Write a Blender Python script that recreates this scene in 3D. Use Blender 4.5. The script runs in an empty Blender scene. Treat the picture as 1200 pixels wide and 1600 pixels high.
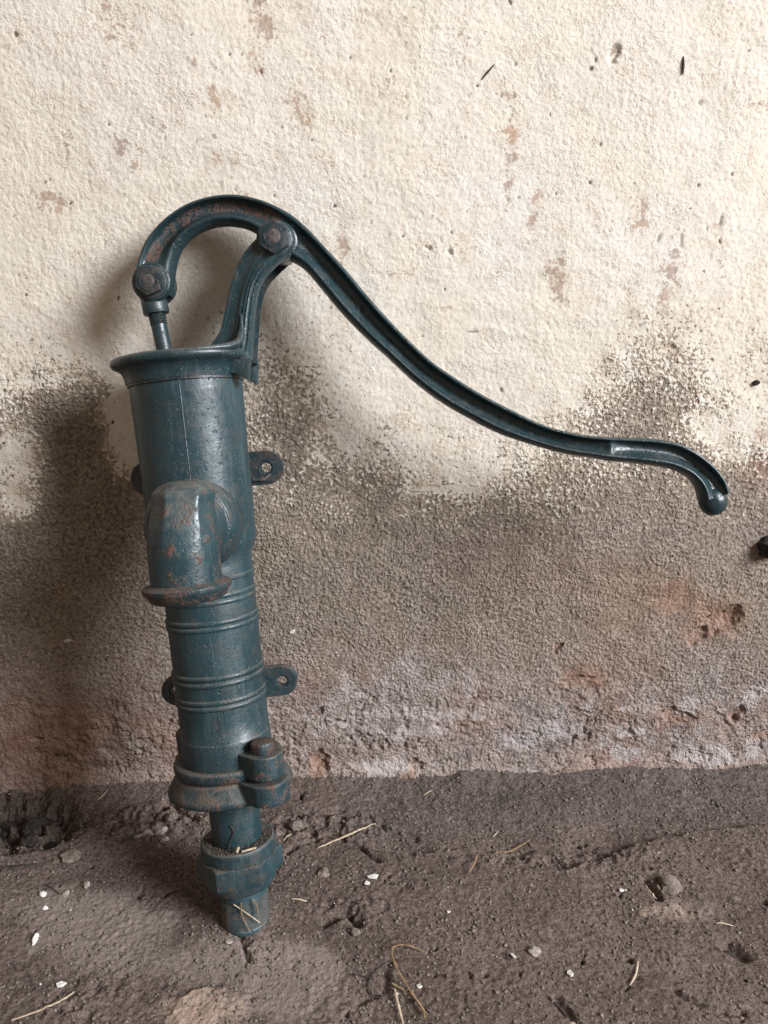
import bpy, bmesh, math, random
import numpy as np
from mathutils import Vector, Matrix

random.seed(7)
scene = bpy.context.scene
R_ = math.radians

# ------------------------------------------------------------------ camera
cam_d = bpy.data.cameras.new("camera")
cam_d.sensor_fit = 'HORIZONTAL'
cam_d.angle_x = 2 * math.atan(600 / 1208)
cam_d.clip_start = 0.02
cam_d.clip_end = 100
cam = bpy.data.objects.new("camera", cam_d)
scene.collection.objects.link(cam)
cam.location = (0, -0.948, 0.767)
cam.rotation_euler = (R_(90 - 20), 0, R_(-2.3))
scene.camera = cam

# ------------------------------------------------------------------ dim warm room light + window daylight from the right
world = bpy.data.worlds.new("World")
scene.world = world
world.use_nodes = True
wb = world.node_tree.nodes["Background"]
wb.inputs[0].default_value = (0.42, 0.335, 0.270, 1)
wb.inputs[1].default_value = 0.78

def area(name, loc, target, size, size_y, power, col):
    d = bpy.data.lights.new(name, 'AREA')
    d.shape = 'RECTANGLE'
    d.size = size
    d.size_y = size_y
    d.energy = power
    d.color = col
    o = bpy.data.objects.new(name, d)
    scene.collection.objects.link(o)
    o.location = loc
    o.rotation_euler = (Vector(target) - Vector(loc)).to_track_quat('-Z', 'Y').to_euler()
    return o

area("window_daylight", (4.71, -3.29, 3.50), (-0.05, -0.08, 0.45), 2.3, 2.4, 960, (0.945, 0.96, 1.0))

scene.view_settings.view_transform = 'Standard'
scene.view_settings.look = 'None'
scene.view_settings.exposure = 0
scene.view_settings.gamma = 1
scene.view_settings.use_curve_mapping = False

# ------------------------------------------------------------------ helpers
C = scene.collection

def tag(o, label=None, cat=None, group=None, kind=None):
    if label: o['label'] = label
    if cat: o['category'] = cat
    if group: o['group'] = group
    if kind: o['kind'] = kind
    return o

def empty(name, mat=None):
    o = bpy.data.objects.new(name, None)
    o.empty_display_size = 0.05
    C.objects.link(o)
    if mat is not None: o.matrix_world = mat
    return o

def obj_from(name, verts, faces, mat, parent=None, smooth=True, angle=38):
    me = bpy.data.meshes.new(name)
    me.from_pydata([tuple(v) for v in verts], [], faces)
    bm = bmesh.new()
    bm.from_mesh(me)
    bmesh.ops.remove_doubles(bm, verts=bm.verts, dist=1e-6)
    bmesh.ops.recalc_face_normals(bm, faces=bm.faces)
    bm.to_mesh(me)
    bm.free()
    return finish(name, me, mat, parent, smooth, angle)

def finish(name, me, mat, parent=None, smooth=True, angle=38):
    if smooth:
        me.shade_smooth()
        me.set_sharp_from_angle(angle=R_(angle))
    me.materials.append(mat)
    o = bpy.data.objects.new(name, me)
    C.objects.link(o)
    if parent is not None: o.parent = parent
    return o

def frame_for(d):
    d = Vector(d).normalized()
    h = Vector((0, 0, 1)) if abs(d.z) < 0.9 else Vector((1, 0, 0))
    x = d.cross(h).normalized()
    return x, x.cross(d).normalized() * -1, d

def lathe(profile, seg=72, centre=(0, 0, 0), axis=(0, 0, 1), cap0=True, cap1=True, wob=0.0, seed=0, rot=0.0):
    """profile: list of (radius, height along axis)"""
    c = Vector(centre)
    x, y, d = (Vector((1, 0, 0)), Vector((0, 1, 0)), Vector((0, 0, 1))) if tuple(axis) == (0, 0, 1) else frame_for(axis)
    rs = random.Random(seed)
    ph = [rs.uniform(0, 6.28) for _ in range(6)]
    V, F = [], []
    for (r, h) in profile:
        for k in range(seg):
            t = 2 * math.pi * k / seg + rot
            rr = r * (1 + wob * (math.sin(2 * t + ph[0] + h * 60) * .5 + math.sin(5 * t + ph[1] - h * 90) * .3 + math.sin(9 * t + ph[2]) * .2))
            V.append(c + x * (rr * math.cos(t)) + y * (rr * math.sin(t)) + d * h)
    n = len(profile)
    for i in range(n - 1):
        for k in range(seg):
            F.append((i * seg + k, i * seg + (k + 1) % seg, (i + 1) * seg + (k + 1) % seg, (i + 1) * seg + k))
    if cap0: F.append(tuple(range(seg))[::-1])
    if cap1: F.append(tuple((n - 1) * seg + k for k in range(seg)))
    return V, F

def join(*parts):
    V, F = [], []
    for v, f in parts:
        o = len(V)
        V += list(v)
        F += [tuple(i + o for i in t) for t in f]
    return V, F

def tube(path, radii, seg=16, cap=True, squash=1.0):
    path = [Vector(p) for p in path]
    if not isinstance(radii, (list, tuple)): radii = [radii] * len(path)
    V, F = [], []
    px = None
    for i, p in enumerate(path):
        d = (path[min(i + 1, len(path) - 1)] - path[max(i - 1, 0)]).normalized()
        if px is None:
            px = frame_for(d)[0]
        px = (px - d * px.dot(d)).normalized()
        py = d.cross(px)
        for k in range(seg):
            t = 2 * math.pi * k / seg
            V.append(p + px * (radii[i] * math.cos(t)) + py * (radii[i] * squash * math.sin(t)))
    for i in range(len(path) - 1):
        for k in range(seg):
            F.append((i * seg + k, i * seg + (k + 1) % seg, (i + 1) * seg + (k + 1) % seg, (i + 1) * seg + k))
    if cap:
        F.append(tuple(range(seg))[::-1])
        F.append(tuple((len(path) - 1) * seg + k for k in range(seg)))
    return V, F

def extrude_outline(name, pts, mapf, lo, hi, mat, parent, bevel=0.0015, segs=2, angle=38):
    """pts: 2-D outline, mapf(p, h) -> 3-D point; solid between lo and hi with bevelled edges"""
    me = bpy.data.meshes.new(name)
    bm = bmesh.new()
    a = [bm.verts.new(mapf(p, lo)) for p in pts]
    b = [bm.verts.new(mapf(p, hi)) for p in pts]
    n = len(pts)
    bm.faces.new(a[::-1])
    bm.faces.new(b)
    for i in range(n):
        bm.faces.new((a[i], a[(i + 1) % n], b[(i + 1) % n], b[i]))
    bmesh.ops.recalc_face_normals(bm, faces=bm.faces)
    if bevel > 0:
        es = [e for e in bm.edges if e.calc_face_angle(0) > 0.5]
        bmesh.ops.bevel(bm, geom=es, offset=bevel, segments=segs, profile=0.6, affect='EDGES', clamp_overlap=True)
    bm.to_mesh(me)
    bm.free()
    return finish(name, me, mat, parent, True, angle)

def prism(pts, mapf, lo, hi):
    n = len(pts)
    V = [mapf(p, lo) for p in pts] + [mapf(p, hi) for p in pts]
    F = [tuple(range(n))[::-1], tuple(range(n, 2 * n))]
    F += [(i, (i + 1) % n, n + (i + 1) % n, n + i) for i in range(n)]
    return V, F

def fuse(name, parts, voxel, it, mat, parent):
    """closed solids melted into one casting with soft fillets"""
    V, F = join(*parts)
    me = bpy.data.meshes.new(name)
    me.from_pydata([tuple(v) for v in V], [], F)
    bm = bmesh.new(); bm.from_mesh(me)
    bmesh.ops.recalc_face_normals(bm, faces=bm.faces)
    bm.to_mesh(me); bm.free()
    o = finish(name, me, mat, parent, False)
    m = o.modifiers.new("melt", 'REMESH'); m.mode = 'VOXEL'; m.voxel_size = voxel; m.use_smooth_shade = True
    m = o.modifiers.new("soften", 'SMOOTH'); m.factor = .5; m.iterations = it
    return o

def smooth_pts(P, n=4, closed=False):
    """Catmull-Rom through points of any dimension"""
    P = [np.array(p, float) for p in P]
    out = []
    m = len(P)
    rng = range(m if closed else m - 1)
    for i in rng:
        if closed:
            a, b, c, d = P[i - 1], P[i], P[(i + 1) % m], P[(i + 2) % m]
        else:
            a, b, c, d = P[max(i - 1, 0)], P[i], P[i + 1], P[min(i + 2, m - 1)]
        for k in range(n):
            t = k / n
            out.append(0.5 * ((2 * b) + (-a + c) * t + (2 * a - 5 * b + 4 * c - d) * t * t + (-a + 3 * b - 3 * c + d) * t ** 3))
    if not closed: out.append(P[-1])
    return out

# ---- numpy gradient noise
def perlin(x, y, seed=0):
    x = np.asarray(x, float); y = np.asarray(y, float)
    xi = np.floor(x).astype(np.int64); yi = np.floor(y).astype(np.int64)
    xf = x - xi; yf = y - yi
    def g(ix, iy, dx, dy):
        h = (ix * 374761393 + iy * 668265263 + seed * 2147483647 + 12345) & 0xffffffff
        h = ((h ^ (h >> 13)) * 1274126177) & 0xffffffff
        h = h ^ (h >> 16)
        a = (h & 0xffff) / 65536.0 * 2 * np.pi
        return np.cos(a) * dx + np.sin(a) * dy
    u = xf * xf * xf * (xf * (xf * 6 - 15) + 10)
    v = yf * yf * yf * (yf * (yf * 6 - 15) + 10)
    n00 = g(xi, yi, xf, yf); n10 = g(xi + 1, yi, xf - 1, yf)
    n01 = g(xi, yi + 1, xf, yf - 1); n11 = g(xi + 1, yi + 1, xf - 1, yf - 1)
    return ((n00 * (1 - u) + n10 * u) * (1 - v) + (n01 * (1 - u) + n11 * u) * v) * 1.5

def fbm(x, y, wl, octs=4, seed=0, gain=0.5):
    s = np.zeros_like(np.asarray(x, float)); a = 1.0; t = 0
    for o in range(octs):
        s += a * perlin(x / wl + 17.3 * o, y / wl - 9.1 * o, seed + o)
        t += a; a *= gain; wl *= 0.5
    return s / t

def sstep(a, b, x):
    t = np.clip((x - a) / (b - a), 0, 1)
    return t * t * (3 - 2 * t)

def axis_pts(lo, hi, step, far_lo, far_hi, ratio=1.25):
    a = list(np.arange(lo, hi + step * .5, step))
    s = step; x = a[-1]
    while x < far_hi:
        s = min(s * ratio, 0.08); x += s; a.append(x)
    s = step; x = a[0]; b = []
    while x > far_lo:
        s = min(s * ratio, 0.08); x -= s; b.append(x)
    return np.array(b[::-1] + a)

def grid_mesh(name, P, nx, ny, attrs, mat, flip=False):
    me = bpy.data.meshes.new(name)
    me.vertices.add(nx * ny)
    me.vertices.foreach_set("co", P.reshape(-1).astype(np.float32))
    i = np.arange((nx - 1) * (ny - 1)); r = i // (nx - 1); c = i % (nx - 1)
    v0 = r * nx + c
    q = np.stack([v0, v0 + 1, v0 + nx + 1, v0 + nx], 1)
    if flip: q = q[:, ::-1]
    nq = len(q)
    me.loops.add(nq * 4)
    me.loops.foreach_set("vertex_index", q.reshape(-1).astype(np.int32))
    me.polygons.add(nq)
    me.polygons.foreach_set("loop_start", (np.arange(nq) * 4).astype(np.int32))
    me.update(calc_edges=True)
    me.shade_smooth()
    for k, v in attrs.items():
        at = me.attributes.new(k, 'FLOAT', 'POINT')
        at.data.foreach_set("value", v.reshape(-1).astype(np.float32))
    me.materials.append(mat)
    o = bpy.data.objects.new(name, me)
    C.objects.link(o)
    return o

# ------------------------------------------------------------------ materials
class NT:
    def __init__(self, name):
        self.m = bpy.data.materials.new(name)
        self.m.use_nodes = True
        self.t = self.m.node_tree
        self.b = self.t.nodes["Principled BSDF"]
    def n(self, typ, **kw):
        nd = self.t.nodes.new(typ)
        for k, v in kw.items(): setattr(nd, k, v)
        return nd
    def l(self, a, b): self.t.links.new(a, b)
    def put(self, sock, v):
        if isinstance(v, bpy.types.NodeSocket): self.l(v, sock)
        elif isinstance(v, tuple) and len(v) == 3: sock.default_value = (*v, 1)
        else: sock.default_value = v
    def coord(self, which='Object'): return self.n('ShaderNodeTexCoord').outputs[which]
    def noise(self, vec, scale, detail=4, rough=0.55, dist=0.0):
        nd = self.n('ShaderNodeTexNoise')
        self.l(vec, nd.inputs['Vector'])
        nd.inputs['Scale'].default_value = scale
        nd.inputs['Detail'].default_value = detail
        nd.inputs['Roughness'].default_value = rough
        nd.inputs['Distortion'].default_value = dist
        return nd.outputs['Fac']
    def scaled(self, vec, s):
        nd = self.n('ShaderNodeVectorMath', operation='MULTIPLY')
        self.l(vec, nd.inputs[0]); nd.inputs[1].default_value = s
        return nd.outputs[0]
    def voro(self, vec, scale, feature='F1', out='Distance', rnd=1.0):
        nd = self.n('ShaderNodeTexVoronoi', feature=feature)
        self.l(vec, nd.inputs['Vector'])
        nd.inputs['Scale'].default_value = scale
        nd.inputs['Randomness'].default_value = rnd
        return nd.outputs[out]
    def ramp(self, fac, lo, hi, a=0.0, b=1.0):
        nd = self.n('ShaderNodeMapRange', interpolation_type='SMOOTHSTEP')
        self.put(nd.inputs[0], fac)
        nd.inputs[1].default_value = lo; nd.inputs[2].default_value = hi
        nd.inputs[3].default_value = a; nd.inputs[4].default_value = b
        return nd.outputs[0]
    def math(self, op, a, b=0.0, clamp=False):
        nd = self.n('ShaderNodeMath', operation=op, use_clamp=clamp)
        self.put(nd.inputs[0], a); self.put(nd.inputs[1], b)
        return nd.outputs[0]
    def mix(self, f, a, b, blend='MIX'):
        nd = self.n('ShaderNodeMix', data_type='RGBA', blend_type=blend)
        self.put(nd.inputs[0], f); self.put(nd.inputs[6], a); self.put(nd.inputs[7], b)
        return nd.outputs[2]
    def attr(self, name):
        return self.n('ShaderNodeAttribute', attribute_name=name).outputs['Fac']
    def bump(self, h, strength=1.0, dist=0.001, prev=None):
        nd = self.n('ShaderNodeBump')
        self.put(nd.inputs['Height'], h)
        nd.inputs['Strength'].default_value = strength
        nd.inputs['Distance'].default_value = dist
        if prev is not None: self.l(prev, nd.inputs['Normal'])
        return nd.outputs[0]
    def out(self, color, rough, normal=None, spec=0.5, metal=0.0):
        self.put(self.b.inputs['Base Color'], color)
        self.put(self.b.inputs['Roughness'], rough)
        self.put(self.b.inputs['Specular IOR Level'], spec)
        self.put(self.b.inputs['Metallic'], metal)
        if normal is not None: self.l(normal, self.b.inputs['Normal'])
        return self.m

def wall_material():
    t = NT("old_plaster")
    p = t.coord()
    cov, stain, salt, warm, pit, damp = (t.attr(k) for k in ('paint', 'stain', 'salt', 'warm', 'pit', 'damp'))
    n_f = t.noise(p, 250, 7, 0.70)
    n_g = t.noise(p, 760, 4, 0.70)
    n_m = t.noise(p, 34, 5, 0.6)
    n_1 = t.noise(p, 215, 2, 0.5)
    n_2 = t.noise(p, 390, 1, 0.5)
    n_l = t.noise(p, 7, 4, 0.55)
    n_x = t.noise(p, 2.2, 3, 0.5)
    # paint
    cream = t.mix(t.ramp(n_l, .35, .7), (0.625, 0.575, 0.485), (0.63, 0.60, 0.55))
    cream = t.mix(t.ramp(n_m, .50, .78, 0, .45), cream, (0.52, 0.41, 0.30))
    cream = t.mix(t.ramp(n_g, .52, .75, 0, .22), cream, (0.40, 0.31, 0.22))
    cream = t.mix(t.math('MULTIPLY', t.ramp(cov, 1.35, .45, 0, 1), t.ramp(n_m, .36, .62, .15, .85)), cream, (0.44, 0.37, 0.285))
    gr0 = t.math('ADD', t.math('MULTIPLY', n_1, .6), t.math('MULTIPLY', n_2, .4))
    cream = t.mix(t.ramp(gr0, .445, .36, 0, .38), cream, (0.38, 0.29, 0.21))
    cream = t.mix(t.ramp(n_x, .42, .62, 0, .35), cream, (0.56, 0.50, 0.41))
    cream = t.mix(t.ramp(gr0, .52, .66, 0, .5), cream, (0.71, 0.685, 0.63))
    spk = t.math('MULTIPLY', t.ramp(n_g, .56, .63), t.ramp(t.math('ADD', n_m, t.math('MULTIPLY', n_l, .6)), .74, .95))
    cream = t.mix(t.math('MULTIPLY', spk, .85), cream, (0.17, 0.10, 0.062))
    # bare render
    bare = t.mix(t.ramp(n_l, .38, .66), (0.208, 0.168, 0.128), (0.188, 0.152, 0.130))
    bare = t.mix(t.math('MULTIPLY', damp, t.ramp(n_m, .3, .6, .6, 1)), bare, t.mix(t.ramp(n_l, .4, .62), (0.255, 0.190, 0.170), (0.215, 0.178, 0.170)))
    bare = t.mix(t.ramp(n_m, .42, .72, 0, .6), bare, (0.265, 0.225, 0.188))
    gr = t.math('ADD', t.math('MULTIPLY', n_1, .6), t.math('MULTIPLY', n_2, .4))
    bare = t.mix(t.ramp(gr, .50, .40, 0, .66), bare, (0.072, 0.055, 0.044))
    bare = t.mix(t.ramp(gr, .53, .64, 0, .62), bare, (0.40, 0.35, 0.29))
    bare = t.mix(t.ramp(cov, -.35, .75, 0, .80), bare, t.mix(t.ramp(n_m, .38, .66), (0.27, 0.225, 0.18), (0.43, 0.36, 0.28)))
    n_b = t.noise(p, 17, 5, .6, .6)
    bare = t.mix(t.math('MULTIPLY', t.ramp(n_b, .46, .62, 0, .6), t.ramp(damp, 0, 1, .3, 1)), bare, t.mix(t.ramp(n_f, .4, .6), (0.24, 0.195, 0.175), (0.36, 0.305, 0.275)))
    wcol = t.mix(t.ramp(n_m, .35, .68), (0.17, 0.092, 0.062), (0.31, 0.20, 0.145))
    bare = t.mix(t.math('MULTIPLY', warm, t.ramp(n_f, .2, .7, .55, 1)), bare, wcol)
    sm = t.ramp(t.math('ADD', salt, t.math('MULTIPLY', t.math('ADD', t.math('SUBTRACT', n_f, 0.5), t.math('SUBTRACT', n_m, 0.5)), 1.9)), .38, .92)
    scol = t.mix(t.ramp(n_l, .4, .62), (0.40, 0.355, 0.335), (0.33, 0.300, 0.292))
    bare = t.mix(t.math('MULTIPLY', sm, .85), bare, scol)
    pm = t.ramp(t.math('ADD', cov, t.math('MULTIPLY', t.math('SUBTRACT', n_1, 0.5), 2.6)), .455, .545)
    col = t.mix(pm, bare, cream)
    sg = t.ramp(t.math('ADD', stain, t.math('MULTIPLY', t.math('ADD', t.math('SUBTRACT', n_f, 0.5), t.math('ADD', t.math('SUBTRACT', n_1, 0.5), t.math('SUBTRACT', n_2, 0.5))), 2.2)), .55, 1.05)
    scl = t.mix(t.ramp(n_m, .4, .65), (0.20, 0.115, 0.075), (0.34, 0.20, 0.13))
    col = t.mix(t.math('MULTIPLY', sg, .62), col, scl)
    col = t.mix(t.ramp(pit, .3, .8, 0, .9), col, (0.085, 0.052, 0.036))
    rgh = t.ramp(n_f, .2, .8, .82, .95)
    k = t.ramp(t.math('MULTIPLY', pm, t.ramp(cov, .4, 1.1)), 0, 1, 1.0, .26)
    k = t.math('MULTIPLY', k, t.ramp(t.math('ADD', t.math('MULTIPLY', n_x, .5), t.math('MULTIPLY', n_b, .5)), .40, .60, .55, 1.3))
    b = t.bump(t.math('MULTIPLY', n_1, k), 1.0, .0034)
    b = t.bump(t.math('MULTIPLY', n_2, k), .9, .0018, b)
    b = t.bump(n_f, .5, .0010, b)
    return t.out(col, rgh, b, spec=.25)

def soil_material():
    t = NT("trodden_earth")
    p = t.coord()
    dust, dark, pale, grey = (t.attr(k) for k in ('dust', 'dark', 'pale', 'grey'))
    n_l = t.noise(p, 9, 4, .55); n_m = t.noise(p, 45, 5, .6); n_f = t.noise(p, 240, 7, .70); n_g = t.noise(p, 800, 4, .7)
    c = t.mix(t.ramp(n_l, .35, .68), (0.100, 0.073, 0.062), (0.138, 0.103, 0.090))
    c = t.mix(t.math('MULTIPLY', grey, .8), c, (0.086, 0.073, 0.067))
    c = t.mix(t.ramp(n_m, .5, .75, 0, .5), c, (0.175, 0.140, 0.12))
    n_1 = t.noise(p, 200, 2, .5); n_2 = t.noise(p, 420, 1, .5)
    gr = t.math('ADD', t.math('MULTIPLY', n_1, .55), t.math('MULTIPLY', n_2, .45))
    c = t.mix(t.ramp(gr, .49, .39, 0, .75), c, (0.036, 0.026, 0.020))
    c = t.mix(t.ramp(gr, .55, .66, 0, .55), c, (0.25, 0.205, 0.175))
    dm = t.ramp(t.math('ADD', dust, t.math('MULTIPLY', t.math('SUBTRACT', n_f, .5), 1.3)), .3, .8)
    c = t.mix(t.math('MULTIPLY', dm, .55), c, (0.27, 0.225, 0.20))
    pmk = t.ramp(t.math('ADD', pale, t.math('MULTIPLY', t.math('SUBTRACT', n_m, .5), .8)), .4, .7)
    c = t.mix(t.math('MULTIPLY', pmk, .85), c, t.mix(t.ramp(n_f, .4, .65), (0.40, 0.30, 0.235), (0.30, 0.235, 0.195)))
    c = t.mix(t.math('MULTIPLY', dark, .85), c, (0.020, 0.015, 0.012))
    b = t.bump(n_1, 1.0, .0022)
    b = t.bump(n_f, .7, .0018, b)
    b = t.bump(n_g, .8, .0009, b)
    return t.out(c, .93, b, spec=.2)

def pump_material(name, rust=0.0, dusty=0.25, gloss=0.34, grime=0.3, tone=1.0, chip=1.0):
    t = NT(name)
    p = t.coord()
    geo = t.n('ShaderNodeNewGeometry')
    n_l = t.noise(p, 14, 4, .6); n_m = t.noise(p, 70, 5, .65, .4); n_f = t.noise(p, 330, 4, .6); n_g = t.noise(p, 950, 3, .6)
    c = t.mix(t.ramp(n_l, .32, .68), (0.0080 * tone, 0.0240 * tone, 0.030 * tone), (0.0138 * tone, 0.0385 * tone, 0.047 * tone))
    c = t.mix(t.ramp(n_f, .45, .75, 0, .35), c, (0.010, 0.028, 0.034))
    n_s = t.noise(t.scaled(p, (1, 1, .16)), 85, 4, .65, .8)
    c = t.mix(t.ramp(n_s, .50, .74, 0, .45), c, (0.036 * tone, 0.066 * tone, 0.072 * tone))
    # grime film
    c = t.mix(t.ramp(n_m, .45, .70, 0, grime), c, (0.042, 0.038, 0.032))
    # dust that settled on faces looking up
    sep = t.n('ShaderNodeSeparateXYZ'); t.l(geo.outputs['True Normal'], sep.inputs[0])
    up = t.ramp(sep.outputs[2], .25, .95)
    dm = t.math('MULTIPLY', up, t.ramp(n_m, .30, .66, .25, 1))
    c = t.mix(t.math('MULTIPLY', dm, dusty), c, (0.26, 0.22, 0.18))
    # pale specks and scuffs
    sp = t.ramp(n_g, .635, .69)
    c = t.mix(t.math('MULTIPLY', sp, .38 * chip), c, (0.30, 0.30, 0.28))
    sc = t.ramp(t.noise(t.scaled(p, (1, 1, .22)), 260, 3, .7, 1.2), .685, .72, 0, .30 * chip)
    c = t.mix(sc, c, (0.24, 0.25, 0.24))
    # worn convex edges
    wear = t.ramp(geo.outputs['Pointiness'], .535, .60)
    wr = t.math('MULTIPLY', wear, t.ramp(n_m, .40, .60))
    # rust
    rm = t.ramp(t.math('ADD', t.math('MULTIPLY', n_m, .72), t.math('MULTIPLY', n_f, .38)), .70 - .22 * rust, .82 - .20 * rust)
    rm = t.math('MAXIMUM', rm, t.math('MULTIPLY', wr, .35 + .6 * rust))
    rcol = t.mix(t.ramp(n_f, .38, .62), (0.030, 0.020, 0.016), (0.118, 0.054, 0.033))
    c = t.mix(t.math('MULTIPLY', rm, .78), c, rcol)
    rg = t.math('ADD', t.ramp(n_m, .3, .7, gloss - .06, gloss + .12), t.ramp(n_s, .4, .7, 0, .14))
    rg = t.math('MAXIMUM', rg, t.math('MULTIPLY', rm, .85))
    rg = t.math('MAXIMUM', rg, t.math('MULTIPLY', dm, .9 * min(1, dusty * 1.6)))
    b = t.bump(n_m, .35, .0016)
    b = t.bump(n_f, .38, .0007, b)
    dent = t.ramp(t.noise(p, 210, 3, .5), .62, .72)
    b = t.bump(t.math('MULTIPLY', dent, -1.0), .55, .0010, b)
    c = t.mix(t.math('MULTIPLY', dent, .2), c, (0.020, 0.018, 0.016))
    b = t.bump(t.math('MULTIPLY', rm, n_f), .6, .0008, b)
    return t.out(c, rg, b, spec=.5)

def plain(name, c1, c2, scale=300, rough=.8, bump=.4):
    t = NT(name)
    p = t.coord('Object')
    n = t.noise(p, scale, 4, .6)
    return t.out(t.mix(t.ramp(n, .35, .66), c1, c2), rough, t.bump(n, bump, .0006), spec=.3)

M_wall = wall_material()
M_soil = soil_material()
M_paint = pump_material("teal_enamel", .05, .22, .30, .35)
M_barrel = pump_material("teal_enamel_barrel", .02, .20, .36, .45, 1.25)
M_lower = pump_material("teal_enamel_lower", .20, .30, .36, .45, 1.15)
M_spout = pump_material("teal_enamel_spout", .52, .35, .33, .5, 1.1)
M_rim = pump_material("teal_enamel_rusty", .95, .35, .40, .6, 1.0)
M_flange = pump_material("teal_enamel_flange", .72, .45, .42, .6, 1.0)
M_handle = pump_material("teal_enamel_handle", .06, .10, .25, .18, .95, .5)
M_hook = pump_material("teal_enamel_hook_rust", .98, .25, .5, .6, .6)
M_dark = pump_material("dark_iron", .25, .22, .40, .7, .6, .5)
M_nut = pump_material("teal_enamel_nut", .30, .42, .46, .6, 1.15)
M_stub = pump_material("teal_enamel_stub", .18, .45, .46, .35, 1.5)
M_steel = plain("bare_bolt_end", (0.035, 0.034, 0.036), (0.085, 0.070, 0.060), 260, .55)
M_hollow = plain("spout_inside", (0.012, 0.010, 0.009), (0.035, 0.02, 0.014), 200, .95)
M_dirt = plain("dry_dirt", (0.045, 0.032, 0.024), (0.125, 0.095, 0.074), 420, .95, .8)
M_clod = plain("earth_clod", (0.10, 0.078, 0.066), (0.21, 0.175, 0.15), 260, .95, .8)
M_paleclod = plain("pale_clod", (0.20, 0.17, 0.15), (0.42, 0.38, 0.35), 220, .95, .8)
M_char = plain("charred_lump", (0.010, 0.009, 0.008), (0.040, 0.032, 0.026), 160, .9, .8)
M_straw = plain("straw", (0.34, 0.265, 0.175), (0.52, 0.44, 0.33), 180, .6, .2)
M_straw_d = plain("old_straw", (0.13, 0.085, 0.045), (0.28, 0.19, 0.11), 180, .7, .2)
M_twig = plain("dark_twig", (0.018, 0.014, 0.012), (0.06, 0.048, 0.038), 200, .8, .4)
M_white = plain("white_chip", (0.46, 0.44, 0.40), (0.68, 0.66, 0.62), 300, .8, .3)
M_stone = plain("grey_pebble", (0.18, 0.15, 0.13), (0.34, 0.30, 0.27), 240, .9, .4)
M_web = plain("dusty_cobweb", (0.30, 0.28, 0.25), (0.45, 0.42, 0.38), 300, .9, .1)

# ------------------------------------------------------------------ the wall
def poly_interp(x, pts):
    pts = sorted(pts)
    return np.interp(x, [p[0] for p in pts], [p[1] for p in pts])

def blob(X, Z, c, rx, rz, soft=.35, rot=0.0):
    dx = X - c[0]; dz = Z - c[1]
    ca, sa = math.cos(rot), math.sin(rot)
    u = (dx * ca + dz * sa) / rx; v = (-dx * sa + dz * ca) / rz
    return 1 - sstep(1 - soft, 1 + soft, np.sqrt(u * u + v * v))

STEP = 0.00155
xs = axis_pts(-.56, .66, STEP, -1.6, 1.7)
zs = axis_pts(-.012, 1.02, STEP, -.05, 1.9)
X, Z = np.meshgrid(xs, zs)

wx = X + .012 * fbm(X, Z, .05, 3, 5); wz = Z + .012 * fbm(X, Z, .05, 3, 9)
w1x = fbm(X, Z, .015, 3, 131); w1z = fbm(X, Z, .015, 3, 133); w2x = fbm(X, Z, .03, 3, 181); w2z = fbm(X, Z, .03, 3, 183); w3x = fbm(X, Z, .012, 2, 111); w3z = fbm(X, Z, .012, 2, 113)
edge = poly_interp(wx + .03 * w2x, [(-0.7448, 0.5247), (-0.4332, 0.5497), (-0.3851, 0.5612), (-0.3079, 0.5605), (-0.2942, 0.5117), (-0.2718, 0.4990), (-0.2023, 0.5189), (-0.1258, 0.5346), (-0.0898, 0.5383), (-0.0503, 0.5297), (-0.0105, 0.5086), (0.0381, 0.4869), (0.0793, 0.4667), (0.1378, 0.4512), (0.1959, 0.4591), (0.2450, 0.4759), (0.3087, 0.5093), (0.3323, 0.5217), (0.3723, 0.5338), (0.4043, 0.5418), (0.4374, 0.5415), (0.4636, 0.5329), (0.4976, 0.5284), (0.5297, 0.5365), (0.7832, 0.5340)])
ewid = np.interp(wx, [-.5, -.25, -.18, -.12, -.02, .03, .25, .32, .6], [.14, .16, .20, .26, .26, .16, .15, .24, .24])
cov = .5 + (wz + .025 * w2z - edge) / ewid + .42 * fbm(X, Z, .10, 4, 31, .6)
cov = np.clip(cov, -.35, 1.35)
# islands where the paint hangs on, and bare islands higher up
for c, rx, rz, k in [((-0.4251, 0.4798), .035, .050, .95), ((-0.4494, 0.4288), .045, .030, .55), ((-0.2853, 0.5198), .022, .045, .9), ((-0.3419, 0.4906), .010, .006, 1.1),
                     ((-0.3487, 0.5164), .038, .050, -.9), ((-0.3851, 0.5612), .030, .022, -.45), ((-0.3204, 0.5843), .024, .020, -.45),
                     ((-0.0696, 0.5463), .045, .06, -.30), ((-0.0868, 0.6060), .040, .035, -.12), ((0.0062, 0.5577), .05, .05, .25), ((0.0708, 0.4908), .055, .035, .30),
                     ((0.1705, 0.4681), .07, .025, .30), ((0.3635, 0.5381), .070, .035, -.35), ((0.3944, 0.5868), .040, .035, -.22), ((0.5003, 0.5115), .04, .028, .45),
                     ((0.4469, 0.5331), .03, .018, .4), ((0.5074, 0.5697), .03, .04, .25), ((0.1128, 0.4515), .045, .006, .45), ((-0.0267, 0.5087), .035, .03, .3)]:
    cov += k * blob(wx, wz, c, rx, rz, .55)
cov += .30 * fbm(X, Z, .022, 3, 35, .6) * (1 - np.clip(np.abs(cov - .5) / .9, 0, 1))
cov = np.clip(cov, -.5, 1.4)

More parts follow.
